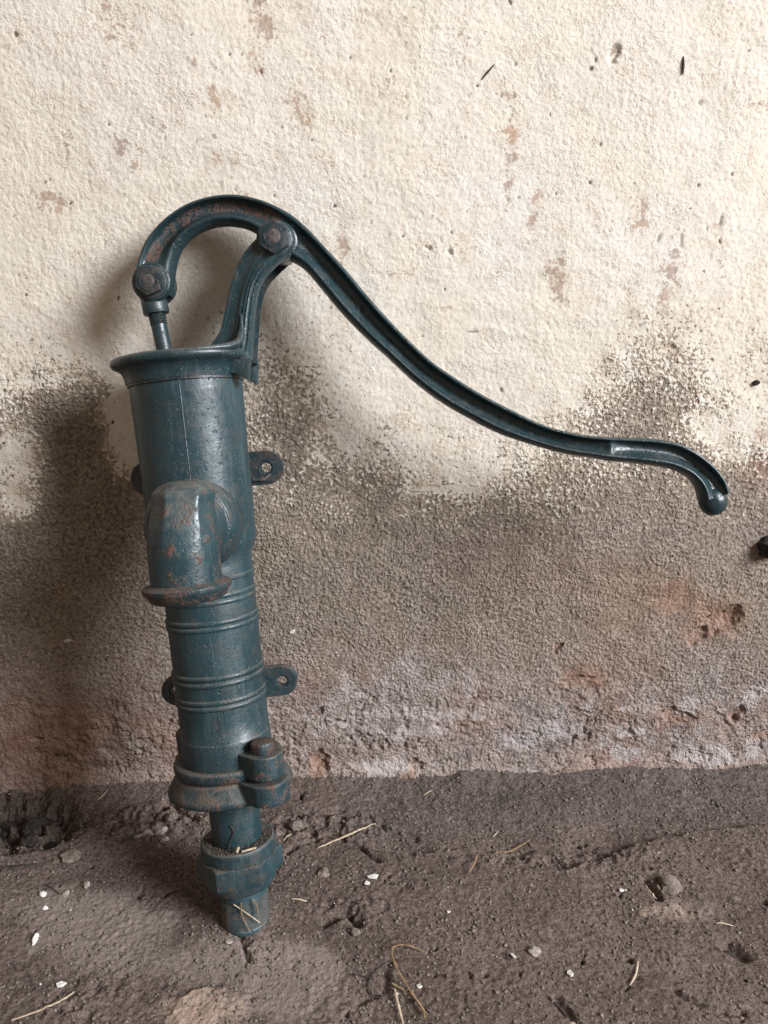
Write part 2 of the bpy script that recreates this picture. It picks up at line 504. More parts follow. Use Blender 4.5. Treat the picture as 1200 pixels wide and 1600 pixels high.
low = 1 - sstep(.05, .22, Z + .09 * fbm(X, Z, .14, 4, 41, .6))          # damp crumbling foot of the wall
grain = fbm(X, Z * .9, .0050, 2, 51, .7)
rough_zone = 1 - sstep(.3, .9, cov)
h = .0012 * fbm(X * .35 + Z * .2, Z, .030, 3, 65) * sstep(-.1, .4, fbm(X, Z, .3, 2, 67)) + .0030 * fbm(X, Z, .16, 3, 61) + .0007 * fbm(X, Z, .03, 3, 63)
h += grain * (.00050 + .0007 * rough_zone) + .0003 * fbm(X, Z, .012, 2, 71)
pmask = sstep(.40, .60, cov + 1.1 * grain)
h += .00055 * pmask
# spalled plates along the foot
pl = fbm(X + .03 * w2x, Z + .03 * w2z, .075, 4, 93, .6)
plates = sstep(.06, .085, pl) * sstep(.02, .08, Z)
h -= plates * low * .0024
pl2 = fbm(X + .015 * w1x, Z + .015 * w1z, .040, 4, 97, .6)
h -= sstep(.22, .25, pl2) * low * .0026
h += low * (.0022 * fbm(X, Z, .022, 4, 99) + .0012 * fbm(X, Z, .009, 2, 100))
h += (1 - sstep(.0, .035, Z + .012 * fbm(X, Z, .07, 3, 103))) * .007   # crust where wall meets the ground
# named chips and holes
hol = np.zeros_like(X)
for c, rx, rz, dep, rot in [((0.5064, 0.2473), .030, .014, .005, .5), ((0.4884, 0.2324), .011, .008, .006, .5), ((0.5273, 0.2599), .014, .016, .004, 0), ((0.5595, 0.0977), .007, .015, .005, -.5),
                            ((0.4717, 0.0946), .028, .010, .004, -.4), ((0.2836, 0.2146), .006, .010, .004, -.4), ((0.3186, 0.1584), .020, .008, .003, .2), ((0.6030, 0.0571), .022, .009, .005, .3),
                            ((-0.0268, 0.0976), .006, .004, .005, 0), ((-0.0567, 0.1147), .009, .005, .004, .7), ((-0.0563, 0.0316), .012, .018, .005, .1), ((0.0856, 0.0214), .012, .010, .005, 0),
                            ((0.2885, 0.9468), .004, .010, .003, 0), ((0.0903, 0.7462), .004, .003, .003, 0), ((0.1151, 0.7426), .003, .004, .003, 0), ((0.3889, 0.6303), .012, .004, .0025, .1), ((0.4778, 0.2224), .010, .006, .003, .9)]:
    b = blob(X + .006 * w3x, Z + .006 * w3z, c, rx, rz, .16, rot)
    h -= dep * b
    hol = np.maximum(hol, b * (.8 if rx > .005 else .2))

# brown streaks and blotches
stain = .55 * sstep(.18, .55, fbm(X * 1.7, Z * .5, .06, 4, 121)) * sstep(.1, .5, fbm(X, Z, .2, 2, 125))
for c, rx, rz, k in [((-0.2377, 0.9693), .022, .020, .7), ((-0.2521, 0.8558), .0085, .008, 1.3), ((-0.1665, 0.8619), .005, .004, 1.0), ((-0.3340, 0.7976), .022, .009, 1.0), ((-0.3230, 0.7956), .006, .007, 1.2),
                     ((-0.0968, 0.9793), .010, .040, .9), ((-0.0771, 0.9707), .010, .018, .8), ((-0.1458, 0.9041), .006, .03, .6), ((-0.1437, 0.8375), .010, .014, .7), ((-0.0529, 0.8953), .016, .022, .6), ((-0.3122, 0.8626), .012, .018, .5),
                     ((-0.2073, 0.8725), .008, .012, .6), ((-0.2350, 0.8405), .006, .018, .6), ((-0.0267, 0.9593), .008, .008, .5), ((0.1806, 0.8483), .005, .050, .85), ((0.1714, 0.9122), .006, .006, 1.2), ((0.1822, 0.8711), .010, .006, .7), ((0.2115, 0.7880), .005, .030, .85), ((0.2415, 0.7173), .014, .022, .7),
                     ((0.2886, 0.9450), .005, .012, 1.0), ((0.3826, 0.7097), .010, .020, 1.0), ((0.4355, 0.7813), .006, .030, .55), ((0.4388, 0.7242), .010, .016, .5), ((0.4561, 0.8980), .024, .009, .7), ((0.3348, 0.7881), .012, .014, .7), ((0.1411, 0.7880), .008, .006, .9),
                     ((0.0682, 0.7213), .040, .004, .7), ((0.1069, 0.6810), .010, .007, .8), ((0.1204, 0.9605), .020, .020, .35), ((-0.0101, 0.7533), .008, .020, .9), ((-0.1862, 0.7111), .006, .012, .4), ((0.3889, 0.6303), .016, .006, .9), ((0.2686, 0.6879), .030, .008, .5), ((0.3292, 0.7025), .01, .02, .5),
                     ((0.5031, 0.5860), .006, .006, 1.0), ((0.5242, 0.5197), .012, .02, .8), ((-0.0596, 0.7108), .008, .015, .6), ((-0.2562, 0.9807), .01, .02, .5), ((-0.1172, 0.8079), .004, .004, .8), ((0.1157, 0.6434), .006, .005, .5)]:
    stain += k * blob(X + .014 * w1x, Z + .014 * w1z, c, rx, rz, .9)
for (c0, ln, wd, k) in [((0.1788, 0.9060), .17, .006, .75), ((0.2102, 0.8085), .09, .007, .7), ((-0.0960, 0.9937), .10, .010, .6), ((0.3788, 0.8088), .15, .007, .55), ((-0.1449, 0.9163), .08, .006, .5), ((-0.0525, 0.9046), .07, .012, .45), ((0.3779, 0.7460), .10, .010, .7), ((0.2414, 0.7390), .09, .014, .6), ((-0.2316, 0.8724), .08, .008, .5), ((-0.3109, 0.8721), .07, .006, .4), ((-0.0097, 0.7741), .06, .006, .6), ((0.0651, 0.9953), .08, .015, .4), ((0.3325, 0.8087), .06, .014, .5), ((0.1324, 0.9181), .05, .010, .45), ((-0.1664, 0.9464), .06, .008, .45)]:
    xx = (X - c0[0] + .010 * w2x) / wd; zz = (c0[1] - Z) / ln
    stain += k * np.exp(-xx * xx) * sstep(-.05, .1, zz) * (1 - sstep(.5, 1.0, zz)) * (.3 + 1.2 * sstep(-.2, .4, w1z))
stain *= .55 + .9 * sstep(-.2, .4, fbm(X, Z, .014, 3, 141))
stain = np.clip(stain, 0, 1.3) * sstep(.15, .6, cov)

# pits: small dark specks
pit = sstep(.47, .60, fbm(X, Z * .8, .011, 2, 151, .5)) * sstep(-.15, .45, fbm(X, Z, .12, 2, 153)) * .8
rs = np.random.RandomState(4)
for _ in range(260):
    cx, cz = rs.uniform(-.5, .62), rs.uniform(.35, 1.02)
    r = rs.uniform(.0006, .0019)
    i0, i1 = np.searchsorted(xs, [cx - .02, cx + .02]); j0, j1 = np.searchsorted(zs, [cz - .02, cz + .02])
    sub = blob(X[j0:j1, i0:i1] + .002 * w1x[j0:j1, i0:i1], Z[j0:j1, i0:i1], (cx, cz), r * rs.uniform(.6, 1.6), r * rs.uniform(.7, 2.4), .5, rs.uniform(-.6, .6))
    pit[j0:j1, i0:i1] = np.maximum(pit[j0:j1, i0:i1], sub * rs.uniform(.5, 1))
for c, rx, rz, rot in [((0.3880, 0.7566), .003, .012, .1), ((0.3610, 0.7588), .003, .008, -.3), ((0.4315, 0.7778), .003, .010, 0), ((0.3904, 0.9009), .004, .004, 0), ((0.1465, 0.6523), .009, .0025, 0)]:
    pit = np.maximum(pit, .6 * blob(X, Z, c, rx, rz, .5, rot))
pit = np.maximum(pit, hol * .35)
h -= .0008 * pit

salt = .62 * sstep(-.15, .5, fbm(X, Z, .07, 5, 171, .6)) * low * sstep(-.2, .0, X) + .30 * sstep(0., .5, fbm(X, Z, .05, 5, 173, .6)) * (1 - sstep(.12, .30, Z))
for c, rx, rz, k in [((0.0565, 0.1278), .12, .050, .55), ((0.5126, 0.1427), .08, .045, .5), ((-0.0163, 0.1721), .05, .05, .45), ((-0.2704, 0.2294), .04, .05, .35), ((0.3191, 0.0988), .10, .04, .45), ((-0.3411, 0.0683), .06, .03, .45), ((0.1283, 0.1997), .09, .04, .35), ((0.5364, 0.2314), .06, .04, .3), ((0.0286, 0.0232), .050, .012, .9), ((0.0755, 0.0726), .05, .03, .35), ((0.1307, 0.1150), .07, .03, .35), ((0.2272, 0.0569), .030, .012, .85), ((0.2742, 0.0667), .045, .016, .7), ((0.4024, 0.0742), .040, .008, .85),
                     ((0.3825, 0.0351), .05, .012, .7), ((0.4886, 0.1107), .030, .016, .55), ((0.5299, 0.0249), .06, .014, .7), ((0.5970, 0.0344), .04, .015, .8), ((0.2639, 0.0782), .02, .02, .5), ((0.4528, 0.0157), .04, .012, .5),
                     ((0.0515, 0.2118), .035, .03, .30), ((0.0833, 0.1853), .03, .02, .3), ((-0.0173, 0.1082), .03, .03, .30), ((-0.0554, 0.0653), .03, .04, .35), ((-0.1531, 0.2859), .10, .02, .15), ((-0.3534, 0.0408), .04, .008, .4), ((-0.3093, 0.0225), .03, .006, .4), ((0.2817, 0.2167), .01, .012, .5), ((0.5896, 0.1353), .02, .02, .4)]:
    salt += .7 * k * blob(X + .035 * w2x + .010 * w1x, Z + .022 * w2z + .008 * w1z, c, rx, rz, .95)
salt = np.clip(salt, 0, 1)

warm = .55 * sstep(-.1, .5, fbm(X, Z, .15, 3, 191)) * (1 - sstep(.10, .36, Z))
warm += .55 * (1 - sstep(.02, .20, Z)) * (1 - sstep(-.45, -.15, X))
for c, rx, rz, k in [((0.5056, 0.2523), .04, .03, .9), ((0.4454, 0.2933), .03, .02, .6), ((0.3926, 0.2845), .10, .06, .35), ((-0.0610, 0.0317), .010, .020, 1.0), ((0.3182, 0.1637), .035, .014, .7), ((0.4717, 0.0946), .04, .02, .8), ((0.0762, 0.0182), .018, .010, .9),
                     ((0.2369, 0.3452), .10, .04, .25), ((-0.1142, 0.1953), .012, .012, .8), ((0.5271, 0.5027), .02, .05, .8), ((0.4439, 0.5538), .012, .02, .7), ((-0.4531, 0.1097), .1, .06, .5), ((0.5225, 0.0076), .05, .01, .5)]:
    warm += k * blob(X + .02 * w2z, Z + .02 * w2x, c, rx, rz, .8)
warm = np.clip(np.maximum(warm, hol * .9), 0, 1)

damp = 1 - sstep(.10, .30, Z + .08 * fbm(X, Z, .12, 4, 211, .6))
P = np.stack([X, -h, Z], -1)
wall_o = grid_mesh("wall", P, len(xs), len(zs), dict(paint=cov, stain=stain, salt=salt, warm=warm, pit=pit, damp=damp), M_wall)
tag(wall_o, "rough plastered wall, cream paint flaking to bare brown render", kind="structure")

# ------------------------------------------------------------------ the ground
xs2 = axis_pts(-.56, .66, .00165, -1.6, 1.7)
ys2 = axis_pts(-.43, .030, .0014, -1.8, .05)
X, Y = np.meshgrid(xs2, ys2)

def seg_dist(X, Y, pts):
    d = np.full_like(X, 9.); side = np.zeros_like(X)
    for (a, b) in zip(pts[:-1], pts[1:]):
        ax, ay = a; bx, by = b
        L2 = (bx - ax) ** 2 + (by - ay) ** 2
        t = np.clip(((X - ax) * (bx - ax) + (Y - ay) * (by - ay)) / L2, 0, 1)
        dd = np.hypot(X - ax - t * (bx - ax), Y - ay - t * (by - ay))
        cr = ((bx - ax) * (Y - ay) - (by - ay) * (X - ax)) / math.sqrt(L2)
        m = dd < d
        d = np.where(m, dd, d); side = np.where(m, np.sign(cr), side)
    return d, side

wxx = X + .008 * fbm(X, Y, .03, 3, 301); wyy = Y + .008 * fbm(X, Y, .03, 3, 303)
g = .0040 * fbm(X, Y, .14, 3, 311) + .0022 * fbm(X, Y, .045, 3, 313)
crumb = np.maximum(0, fbm(X, Y, .010, 4, 321, .6))
lump = fbm(X, Y, .022, 4, 323, .55)
rz = .55 + .75 * sstep(-.1, .35, fbm(X, Y, .10, 3, 325))
g += rz * (.0011 * fbm(X, Y, .0075, 2, 331, .75) + .0012 * np.abs(fbm(X, Y, .0050, 2, 335, .7)) + .0018 * crumb + .0020 * np.maximum(0, lump - .1) * 2)
# pits and small collapsed holes
holes = sstep(.36, .55, fbm(wxx, wyy, .024, 4, 341, .6)) * sstep(-.1, .3, fbm(X, Y, .13, 2, 345))
g -= .0070 * holes
# crust edge on the right, rougher soil behind it
edge_pts = [(-0.0365, -0.0778), (0.0071, -0.1357), (0.0659, -0.1471), (0.1563, -0.1371), (0.2161, -0.1587), (0.2656, -0.1791), (0.3155, -0.1660), (0.3610, -0.1442), (0.4285, -0.1271), (0.5654, -0.1107), (0.8515, -0.0944)]
d, s = seg_dist(wxx, wyy, edge_pts)
inx = sstep(-.02, .06, X)
g += -.0100 * sstep(-.0035, .0035, d * s) * (1 - sstep(.03, .10, d)) * inx
g -= .0060 * np.exp(-(d / .0036) ** 2) * inx * sstep(-.1, .25, fbm(X, Y, .05, 2, 343))
# crack lines
for pts, dep, w in [([(-0.0939, -0.1407), (-0.0358, -0.1084), (0.0030, -0.1310), (0.0233, -0.1619)], .005, .0035), ([(-0.0725, -0.0701), (-0.0278, -0.0616), (0.0343, -0.0931), (0.0770, -0.1129)], .004, .004), ([(-0.0440, -0.2530), (-0.0176, -0.2404), (-0.0024, -0.2547)], .006, .005),
                    ([(0.3598, -0.2069), (0.3666, -0.2321)], .006, .005), ([(0.4215, -0.2343), (0.4951, -0.2468)], .004, .003), ([(0.2084, -0.3568), (0.2234, -0.3893)], .004, .003), ([(-0.2787, -0.0618), (-0.2737, -0.0361), (-0.2327, -0.0700)], .006, .004), ([(0.3410, -0.3547), (0.3592, -0.3773), (0.3978, -0.3824)], .004, .004),
                    ([(0.4217, -0.3022), (0.4340, -0.3152)], .007, .006), ([(-0.1355, -0.2713), (-0.1260, -0.3009)], .005, .003), ([(0.0329, -0.3073), (0.0245, -0.3382), (-0.0033, -0.3519)], .003, .005)]:
    dd, _ = seg_dist(wxx, wyy, pts)
    g -= 1.7 * dep * np.exp(-(dd / w) ** 2)
# hollow at the left under the wall
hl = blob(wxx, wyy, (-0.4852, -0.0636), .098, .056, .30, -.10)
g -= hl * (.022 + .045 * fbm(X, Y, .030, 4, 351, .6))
hl2 = blob(wxx, wyy, (-0.3005, -0.0978), .020, .010, .4)
g -= hl2 * .012
g += .020 * np.maximum(-.15, fbm(X, Y, .020, 4, 355, .6)) * blob(wxx, wyy, (-0.2876, -0.0802), .07, .035, .5)
g += .016 * fbm(X, Y, .018, 4, 357, .6) * blob(wxx, wyy, (-0.0536, -0.0957), .09, .028, .6)
g += .010 * fbm(X, Y, .020, 4, 359, .6) * blob(wxx, wyy, (0.2663, -0.1607), .14, .022, .6)
g += .009 * fbm(X, Y, .016, 4, 367, .6) * blob(wxx, wyy, (-0.0176, -0.2357), .05, .022, .7)
g += .008 * fbm(X, Y, .016, 4, 369, .6) * blob(wxx, wyy, (-0.2956, -0.3402), .05, .025, .7)
# raised pale slab in front, dirt heaped at the foot of the wall and round the pump foot
sl = blob(wxx, wyy, (-0.1586, -0.3600), .040, .030, .14)
g += .0040 * sl
g += (.012 + .012 * fbm(X, Y * 0, .12, 3, 363)) * sstep(-.045, .008, Y + .030 * fbm(X, Y, .09, 4, 361, .6))
g += .0115 * blob(wxx, wyy, (-0.1313, -0.2459), .050, .040, .9) - .002

dust = .25 * sstep(0, .5, fbm(X, Y, .10, 4, 371)) * (1 - sstep(-.05, .05, X))
for c, rx, ry, k in [((-0.1155, -0.3172), .09, .035, .50), ((-0.2285, -0.2803), .10, .045, .45), ((-0.3073, -0.2333), .08, .03, .3), ((-0.3378, -0.2321), .09, .04, .35), ((-0.2890, -0.0923), .02, .010, .8), ((-0.2658, -0.0992), .02, .008, .8), ((-0.3786, -0.2021), .08, .03, .35), ((-0.2963, -0.2941), .06, .03, .3), ((0.3980, -0.2524), .06, .02, .55),
                     ((-0.3701, -0.2662), .015, .012, .7), ((-0.1454, -0.2795), .012, .008, .7), ((-0.0816, -0.3027), .05, .03, .4), ((-0.0577, -0.3497), .06, .04, .45), ((-0.3288, -0.0404), .05, .02, .25), ((0.2977, -0.3179), .03, .015, .4)]:
    dust += k * blob(wxx, wyy, c, rx, ry, .7)
pale = .55 * blob(wxx, wyy, (-0.1586, -0.3600), .042, .030, .25) + .55 * blob(wxx, wyy, (0.3731, -0.2560), .05, .018, .6) + .4 * blob(wxx, wyy, (-0.2091, -0.3650), .05, .03, .6)
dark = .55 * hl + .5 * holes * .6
grey = sstep(-.14, -.06, Y) * sstep(-.06, .04, X)
P = np.stack([X, Y, g], -1)
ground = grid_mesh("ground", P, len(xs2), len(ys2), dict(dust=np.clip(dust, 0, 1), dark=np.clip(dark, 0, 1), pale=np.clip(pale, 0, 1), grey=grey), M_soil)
tag(ground, "trodden brown earth floor with crumbs and pits", kind="structure")

def ground_z(x, y):
    i = int(np.clip(np.searchsorted(xs2, x), 1, len(xs2) - 1)); j = int(np.clip(np.searchsorted(ys2, y), 1, len(ys2) - 1))
    return float(g[j, i])

# ------------------------------------------------------------------ the pump
A = Vector((-0.08035418, 0.25798212, 0.96280238)); E1 = Vector((0.996535416, 0, 0.0831694971)); E2 = Vector((0.02145624, 0.96614969, -0.25708832))
FOOT = Vector((-0.13385304, -0.24938516, 0.001))
MP = Matrix(((E1.x, E2.x, A.x, FOOT.x), (E1.y, E2.y, A.y, FOOT.y), (E1.z, E2.z, A.z, FOOT.z), (0, 0, 0, 1)))
pump = empty("hand_pump", MP)
tag(pump, "old teal cast-iron hand water pump with curved lever leaning against the wall", "hand pump")
# local frame: x to the right along the wall, y towards the wall, z up the barrel

# upper barrel with shoulder
prof = [(.0570, .640), (.0610, .6395), (.0610, .622), (.0606, .600), (.0596, .54), (.0590, .48), (.0588, .4535), (.0583, .4505), (.0572, .4485), (.0530, .4405), (.0512, .4375), (.0510, .428)]
barrel = obj_from("upper_barrel", *lathe(prof, 112, cap0=False, wob=.0025, seed=1), M_barrel, pump)
# casting seam down the front
sm = []
for z, r in [(.633, .0609), (.60, .0606), (.54, .0596), (.50, .0592)]:
    th = -math.pi / 2 + .11
    sm.append(((r - .00015) * math.cos(th), (r - .00015) * math.sin(th), z))
obj_from("casting_seam", *tube(smooth_pts(sm, 5), .0006, 6), M_barrel, barrel)
sm = []
for z in [.355, .32, .25, .215]:
    th = -math.pi / 2 + .12
    sm.append((.0500 * math.cos(th), .0500 * math.sin(th), z))

# lower barrel with rings
def bead(z, r, h=.0020, w=.0035):
    return [(r, z + w), (r + h * .8, z + w * .55), (r + h, z), (r + h * .8, z - w * .55), (r, z - w)]
lp = [(.0505, .4300), (.0508, .424), (.0508, .4180), (.0520, .4165), (.0520, .4140), (.0506, .4125)]
for z in (.3975, .3905): lp += bead(z, .0505, .0014, .0028)
for z in (.3690, .3622): lp += bead(z, .0505, .0019, .0030)
lp += [(.0503, .345), (.0503, .325)]
for z in (.3085, .3010): lp += bead(z, .0504, .0020, .0032)
for z in (.2812, .2745): lp += bead(z, .0503, .0018, .0030)
lp += [(.0500, .26), (.0500, .2345), (.0507, .2335), (.0511, .2322), (.0511, .205), (.0512, .195)]
lower = obj_from("lower_barrel", *lathe(lp, 112, cap0=False, cap1=False, wob=.002, seed=2), M_lower, pump)
obj_from("casting_seam", *tube(smooth_pts(sm, 5), .0006, 6), M_lower, lower)

# cap with flared lip
cp = [(.0600, .6325), (.0638, .6322), (.0645, .6355), (.0655, .6405), (.0678, .6450), (.0718, .6482), (.0758, .6498), (.0775, .6518), (.0780, .6545), (.0772, .6572), (.0752, .6588), (.0700, .6600), (.0400, .6608), (.0200, .6612)]
cap = obj_from("cap", *lathe(cp, 112, cap0=True, wob=.0012, seed=3), M_paint, pump)
obj_from("gasket_gap", *lathe([(.0616, .6290), (.0631, .6295), (.0631, .6322), (.0616, .6325)], 96, wob=.006, seed=33), M_dark, cap)
obj_from("rod_gland", *lathe([(.020, .6600), (.0195, .6650), (.0165, .6672), (.0105, .6676)], 40, centre=(-.0188, 0, 0)), M_paint, cap)

# ---- bracket: two prongs and the slotted foot on the cap
def loft(stations, profile, cap=True):
    """stations: list of (p0, p1) pairs in the x/z plane; profile: list of (t, y) closed loop, or function(i)->list"""
    V, F = [], []
    n = None
    for i, (p, q) in enumerate(stations):
        pr = profile(i) if callable(profile) else profile
        n = len(pr)
        for (t, y) in pr:
            V.append((p[0] + (q[0] - p[0]) * t, y, p[1] + (q[1] - p[1]) * t))
    for i in range(len(stations) - 1):
        for k in range(n):
            F.append((i * n + k, i * n + (k + 1) % n, (i + 1) * n + (k + 1) % n, (i + 1) * n + k))
    if cap:
        F.append(tuple(range(n))[::-1])
        F.append(tuple((len(stations) - 1) * n + k for k in range(n)))
    return V, F

pl_ = [(0.0279, 0.6561), (0.0345, 0.6656), (0.0470, 0.6801), (0.0549, 0.7022), (0.0638, 0.7269), (0.0759, 0.7511), (0.0869, 0.7647), (0.0996, 0.7755), (0.1058, 0.7829)]
pr_ = [(0.0784, 0.6468), (0.0792, 0.6542), (0.0813, 0.6676), (0.0863, 0.6954), (0.0920, 0.7170), (0.1004, 0.7317), (0.1124, 0.7426), (0.1257, 0.7527), (0.1322, 0.7628)]
st = list(zip(smooth_pts(pl_, 5), smooth_pts(pr_, 5)))
ns = len(st)
def prong_prof(sign):
    def f(i):
        k = i / (ns - 1)
        w = 1 - sstep(.62, .80, np.array(k))          # ribs fade out below the eye
        w = float(w)
        fl = float(1 - sstep(0, .12, np.array(k)))     # foot spreads
        base = [(0.0, .0150), (0.0, .0230), (.025, .0262), (.11, .0268), (.135, .0262 - .0010 * w), (.20, .0264 - .0010 * w), (.40, .0268 - .0006 * w), (.455, .0270), (.50, .0288), (.545, .0290), (.575, .0280 - .0006 * w),
                (.62, .0282 + .0004 * w), (.66, .0290), (.70, .0276 - .0006 * w), (.75, .0282), (.79, .0276), (.83, .0262 - .0006 * w), (.87, .0262), (.91, .0246), (.96, .0220), (1.0, .0175), (1.0, .0150)]
        return [(t, sign * (y + (.004 * fl * (1 if y > .016 else 0)))) for t, y in base]
    return f
br = empty("handle_bracket"); br.parent = pump
obj_from("prong", *loft(st, prong_prof(-1)), M_paint, br, angle=50)
obj_from("prong", *loft(st, prong_prof(1)), M_paint, br, angle=50)
piv = (0.1155, 0.7703)
# eyes at the top of the prongs
for sgn in (-1, 1):
    y0, y1 = sorted((sgn * .0150, sgn * .0272))
    V, F = lathe([(.0175, y0), (.0190, y0 + .001), (.0190, y1 - .0015), (.0178, y1)], 40, centre=(piv[0], 0, piv[1]), axis=(0, 1, 0))
    obj_from("eye_boss", V, F, M_paint, br)
# slotted foot plates that hook under the cap lip
fp = [(0.0517, 0.6499), (0.0651, 0.6474), (0.0781, 0.6476), (0.0764, 0.6383), (0.0748, 0.6296), (0.0735, 0.6237), (0.0679, 0.6289), (0.0621, 0.6328), (0.0500, 0.6346)]
for lo, hi in ((-.0345, -.0225), (.0225, .0345)):
    extrude_outline("foot_plate", fp, lambda p, h_: Vector((p[0], h_, p[1])), lo, hi, M_paint, br, .0012, 2)
extrude_outline("foot_web", [(.030, .6485), (.0665, .6485), (.072, .655), (.070, .664), (.060, .672), (.046, .668), (.034, .6615)], lambda p, h_: Vector((p[0], h_, p[1])), -.0162, .0162, M_paint, br, .002, 2)

for sg in (-1, 1):
    fpth = smooth_pts([(.030, sg * .0690, .6580), (.047, sg * .0580, .6588), (.060, sg * .0465, .6605), (.0685, sg * .0365, .6660), (.0715, sg * .0310, .6780), (.0725, sg * .0285, .6950)], 5)
    obj_from("foot_fillet", *tube(fpth, [float(v) for v in np.interp(np.linspace(0, 1, len(fpth)), [0, .35, .7, 1], [.0012, .0042, .0044, .0012])], 14), M_paint, br)
def hexnut(name, c, y0, y1, rad, mat, parent, rot=0.2, bolt=.0085, out=.004, washer=None):
    """hexagonal nut on an axis along -y, front face at y1 (y1 < y0)"""
    nut = empty(name); nut.parent = parent
    pts = [(c[0] + rad * math.cos(rot + k * math.pi / 3), c[1] + rad * math.sin(rot + k * math.pi / 3)) for k in range(6)]
    extrude_outline("hex", pts, lambda p, h_: Vector((p[0], h_, p[1])), y1, y0, mat, nut, .0011, 2, 25)
    V, F = lathe([(bolt * 1.32, -(y1 + .0006)), (bolt * 1.30, -(y1 - .0007)), (bolt * 1.05, -(y1 - .0008))], 32, centre=(c[0], 0, c[1]), axis=(0, -1, 0))
    obj_from("chamfer_ring", V, F, mat, nut)
    V, F = lathe([(bolt, -(y1 + .001)), (bolt, -(y1 - out + .0008)), (bolt * .86, -(y1 - out)), (bolt * .3, -(y1 - out - .0003))], 32, centre=(c[0], 0, c[1]), axis=(0, -1, 0))
    obj_from("bolt_end", V, F, M_steel, nut)
    if washer:
        V, F = lathe([(washer, -y0), (washer, -(y0 - .0016)), (washer * .93, -(y0 - .0024))], 40, centre=(c[0], 0, c[1]), axis=(0, -1, 0))
        obj_from("washer", V, F, mat, nut)
    return nut
hexnut("pivot_nut", piv, -.0272, -.0362, .0176, M_dark, pump, .42, .0083, .0012)
hexnut("pivot_nut", piv, .0362, .0272, .0176, M_dark, pump, .1, .0083, -.003)

# ---- the lever
ho = [(-0.0407, 0.7351), (-0.0410, 0.7446), (-0.0372, 0.7592), (-0.0325, 0.7696), (-0.0246, 0.7837), (-0.0121, 0.7967), (0.0030, 0.8081), (0.0234, 0.8184), (0.0481, 0.8243), (0.0736, 0.8247), (0.0957, 0.8195), (0.1155, 0.8111), (0.1349, 0.7988), (0.1506, 0.7833), (0.1678, 0.7616), (0.1876, 0.7362), (0.2072, 0.7086), (0.2296, 0.6785), (0.2512, 0.6525), (0.2737, 0.6283), (0.2955, 0.6104), (0.3188, 0.5929), (0.3539, 0.5701), (0.3900, 0.5492), (0.4213, 0.5378), (0.4424, 0.5324), (0.4565, 0.5300), (0.4636, 0.5290), (0.4714, 0.5280), (0.4885, 0.5261), (0.5133, 0.5224), (0.5380, 0.5159), (0.5554, 0.5057), (0.5692, 0.4945), (0.5814, 0.4812), (0.5900, 0.4668), (0.5930, 0.4542)]
hi_ = [(-0.0038, 0.7251), (-0.0011, 0.7364), (0.0019, 0.7504), (0.0061, 0.7629), (0.0122, 0.7744), (0.0215, 0.7837), (0.0326, 0.7902), (0.0462, 0.7944), (0.0600, 0.7952), (0.0729, 0.7934), (0.0862, 0.7889), (0.0978, 0.7805), (0.1101, 0.7666), (0.1234, 0.7547), (0.1416, 0.7423), (0.1600, 0.7175), (0.1784, 0.6913), (0.2016, 0.6631), (0.2246, 0.6383), (0.2490, 0.6117), (0.2752, 0.5877), (0.3033, 0.5676), (0.3419, 0.5436), (0.3833, 0.5257), (0.4154, 0.5142), (0.4372, 0.5087), (0.4527, 0.5044), (0.4604, 0.5023), (0.4690, 0.5008), (0.4853, 0.4979), (0.5094, 0.4928), (0.5292, 0.4874), (0.5418, 0.4812), (0.5501, 0.4755), (0.5569, 0.4669), (0.5607, 0.4572), (0.5616, 0.4485)]
dep = [0, 0, .15, .55, .9, 1, 1, 1, 1, 1, 1, .7, .35, .7, 1, 1, 1, 1, 1, 1, 1, 1, 1, 1, 1, .95, .6, .12, .45, .75, .8, .85, .9, .9, .85, .7, .2]
wid = [.0150, .0150, .0150, .0150, .0150] + [.0152] * 6 + [.0148] * 3 + [.0150] * 8 + [.0150] * 15
NS = 6
so = smooth_pts(ho, NS); si = smooth_pts(hi_, NS)
sd = [float(v) for v in np.interp(np.linspace(0, len(dep) - 1, len(so)), range(len(dep)), dep)]
_k = np.exp(-np.linspace(-1.6, 1.6, 9) ** 2); _k /= _k.sum()
sd = [float(v) for v in np.convolve(np.pad(sd, 4, 'edge'), _k, 'valid')]
sw = [float(v) for v in np.interp(np.linspace(0, len(wid) - 1, len(so)), range(len(wid)), wid)]
def lever_prof(i):
    w = sw[i]; d = sd[i]
    half = [(0.0, .30), (.012, .62), (.035, .86), (.065, .97), (.10, 1.0), (.135, .985), (.155, .95 - .10 * d), (.175, .94 - .42 * d), (.21, .95 - .66 * d), (.27, .97 - .80 * d), (.36, .98 - .85 * d), (.45, .98 - .84 * d), (.53, .98 - .76 * d), (.61, .98 - .58 * d), (.69, .98 - .33 * d), (.745, .98 - .12 * d), (.785, .99 - .02 * d), (.82, .975), (.86, .92), (.91, .78), (.955, .55), (.985, .34), (1.0, .12)]
    fr = [(t, -w * y) for t, y in half]
    bk = [(t, w * y) for t, y in half[::-1]]
    return fr + bk
lever = obj_from("lever", *loft(list(zip(so, si)), lever_prof), M_handle, pump, angle=60)
# rounded tip
tc = (0.5770, 0.4456)
V, F = [], []
tipm = lathe([(.0004, -.0165), (.0060, -.0158), (.0110, -.0128), (.0145, -.0080), (.0160, -.0020), (.0160, .0020), (.0145, .0080), (.0110, .0128), (.0060, .0158), (.0004, .0165)], 32, centre=(tc[0] + .001, 0, tc[1] + .0005), axis=(.25, 0, -1))
tv = [(v[0], v[1] * .86, v[2]) for v in tipm[0]]
obj_from("tip_knob", tv, tipm[1], M_handle, lever)
